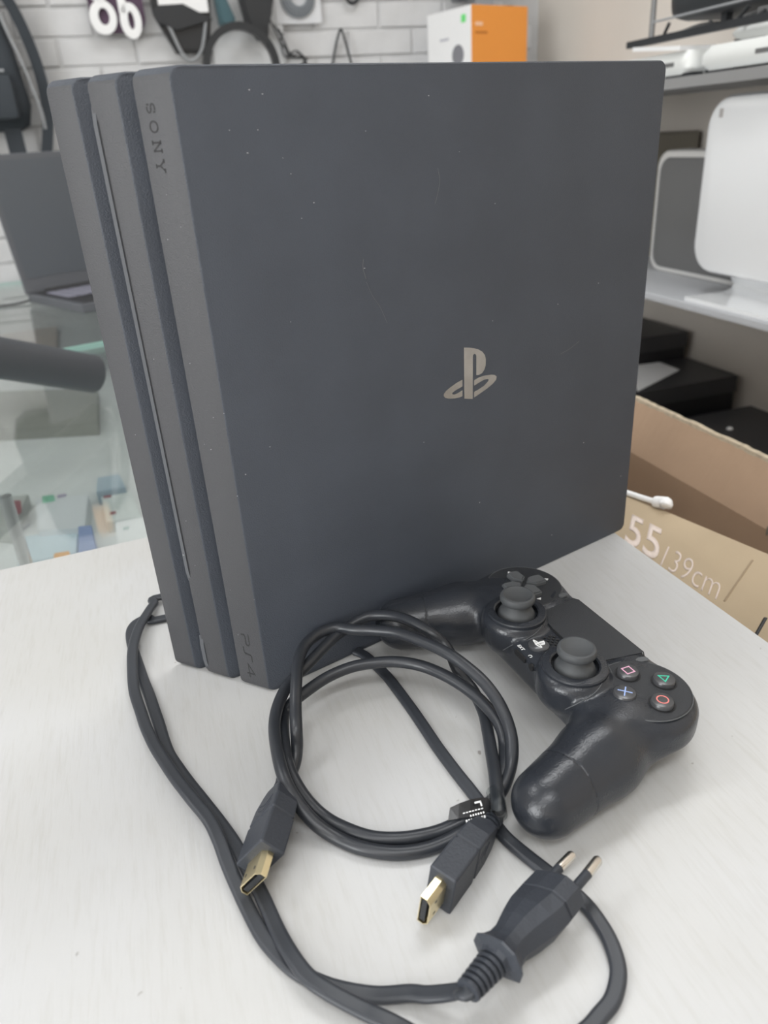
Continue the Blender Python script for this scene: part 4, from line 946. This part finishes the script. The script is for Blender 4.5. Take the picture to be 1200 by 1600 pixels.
# far flap standing up from its crease, torn rim
b2 = bmesh.new(); rows = []; ra = random.Random(3)
for i in range(161):
    y = u0+(u1-u0)*i/160; jag = ra.uniform(-0.0007, 0.0007)
    hz = -0.028+jag
    rows.append([(0.0600, y, H0-0.080), (0.066, y, H0-0.078), (0.0830+0.004, y, H0+hz-0.001), (0.083, y, H0+hz)])
obj('far_flap', loft(b2, rows), M_card, t)
b2 = bmesh.new(); rows = []; ra = random.Random(3)
for i in range(161):
    y = u0+(u1-u0)*i/160; jag = ra.uniform(-0.0007, 0.0007); hz = -0.028+jag+ra.uniform(0, 0.0008)
    rows.append([(0.0822, y, H0+hz-0.003), (0.0885, y, H0+hz-0.003), (0.0880, y, H0+hz+0.0016), (0.0826, y, H0+hz+0.0014)])
obj('torn_rim', loft(b2, rows), M_carde, t)
for y in (0.06, 0.01, -0.05): obj('crease_nick', BX(0.0590, 0.0612, y, y+0.0018, H0-0.085, H0-0.076), M_olive, t)
# printing on the near flap
MwT = Matrix.Translation(t.location) @ Matrix.Rotation(RA, 4, 'Z'); MwI = MwT.inverted()
def onflap(px, py):                  # where a sight line meets the flap, as (local u, s)
    y, s_ = 0.0, 0.4
    v = Vector((CM @ np.array([(px-600)/FPX, -(py-800)/FPX, -1.0])).tolist()); o_ = Vector(CAM.tolist())
    for _ in range(25):
        P0 = flap(y, s_); Ty = flap(y+1e-3, s_)-P0; Ts = flap(y, s_+1e-3)-P0
        n = (MwT.to_3x3() @ Ty.cross(Ts)).normalized(); Pw = MwT @ P0
        q = MwI @ (o_+v*((Pw-o_).dot(n)/v.dot(n))); d = q-P0
        y += d.y; s_ = max(-0.3, min(1.3, s_+(d.x/(fb0.x-fa0.x))))
    return Vector((y, s_))
def flaptext(s, pa, pb, pu, name, off):   # baseline start, baseline end, top of first glyph
    A_, B_, U_ = onflap(*pa), onflap(*pb), onflap(*pu)
    bm = text_bm(s, 1.0, 0, offset=off); bmesh.ops.triangulate(bm, faces=bm.faces)
    bmesh.ops.subdivide_edges(bm, edges=[e for e in bm.edges if e.calc_length() > 0.25], cuts=1)
    X0 = min(v.co.x for v in bm.verts); X1 = max(v.co.x for v in bm.verts); Hg = 0.73
    for v in bm.verts:
        q = A_+(B_-A_)*((v.co.x-X0)/(X1-X0))+(U_-A_)*(v.co.y/Hg); v.co = flap(q.x, q.y, 0.0007)
    r = bmesh.ops.extrude_face_region(bm, geom=bm.faces[:]); bmesh.ops.translate(bm, verts=[g for g in r['geom'] if isinstance(g, bmesh.types.BMVert)], vec=(0, 0, -0.0006))
    return obj(name, bm, M_ink, t)
flaptext('55', (975, 846), (1027, 878), (986, 801), 'printed_number', 0.012)
flaptext('139cm', (1031, 884), (1119, 938), (1045, 852), 'printed_size', -0.016)
def flapline(name, a_, b_, w_, m_):
    A_, B_ = onflap(*a_), onflap(*b_); P = [flap(*(A_.lerp(B_, k/6)), 0.0004) for k in range(7)]
    obj(name, sweep(bmesh.new(), P, [(-w_, -0.0008), (w_, -0.0008), (w_*0.3, 0.0003), (-w_*0.3, 0.0003)]), m_, t)
flapline('fold_line', (1176, 876), (1132, 940), 0.0012, mat('fold', (0.30, 0.23, 0.15), 0.8))
flapline('torn_slot', (1178, 1000), (1197, 966), 0.0016, M_black)
# white foam piece lying over the carton's near edge
pf = at(1040, 786, -0.018); pg = at(985, 766, -0.026)
fo = thing('foam_strip', 'white foam piece lying on the inner edge of the open carton', 'foam', (pf.x, pf.y, -0.022))
d_ = (pg-pf)
obj('foam_body', sweep(bmesh.new(), catmull([(-0.003, -0.002, 0.0022), (0.0, 0.0, 0.004), d_*0.25+Vector((0, 0, 0.002)), d_*0.6+Vector((0, 0, 0.001)), d_*1.5], 5), circ(0.0042, 10), Vector((0, 0, 1)), scale=[0.5]+[1.3]*5+[1.2]*5+[0.6]*10), M_paper, fo, smooth=True)

# ------------------------------------------------------------------ groups of alike things
GROUPS = {'accessory_box': 'small boxes inside the glass counter', 'router': 'white routers on the upper shelf', 'black_box': 'black boxes under the shelf',
          'ceiling_lamp': 'ceiling light panels', 'long_shelf': 'grey shelves on the right wall'}
for o in S.objects:
    k = o.name.split('.')[0]
    if o.parent is None and k in GROUPS and 'label' in o: o['group'] = GROUPS[k]
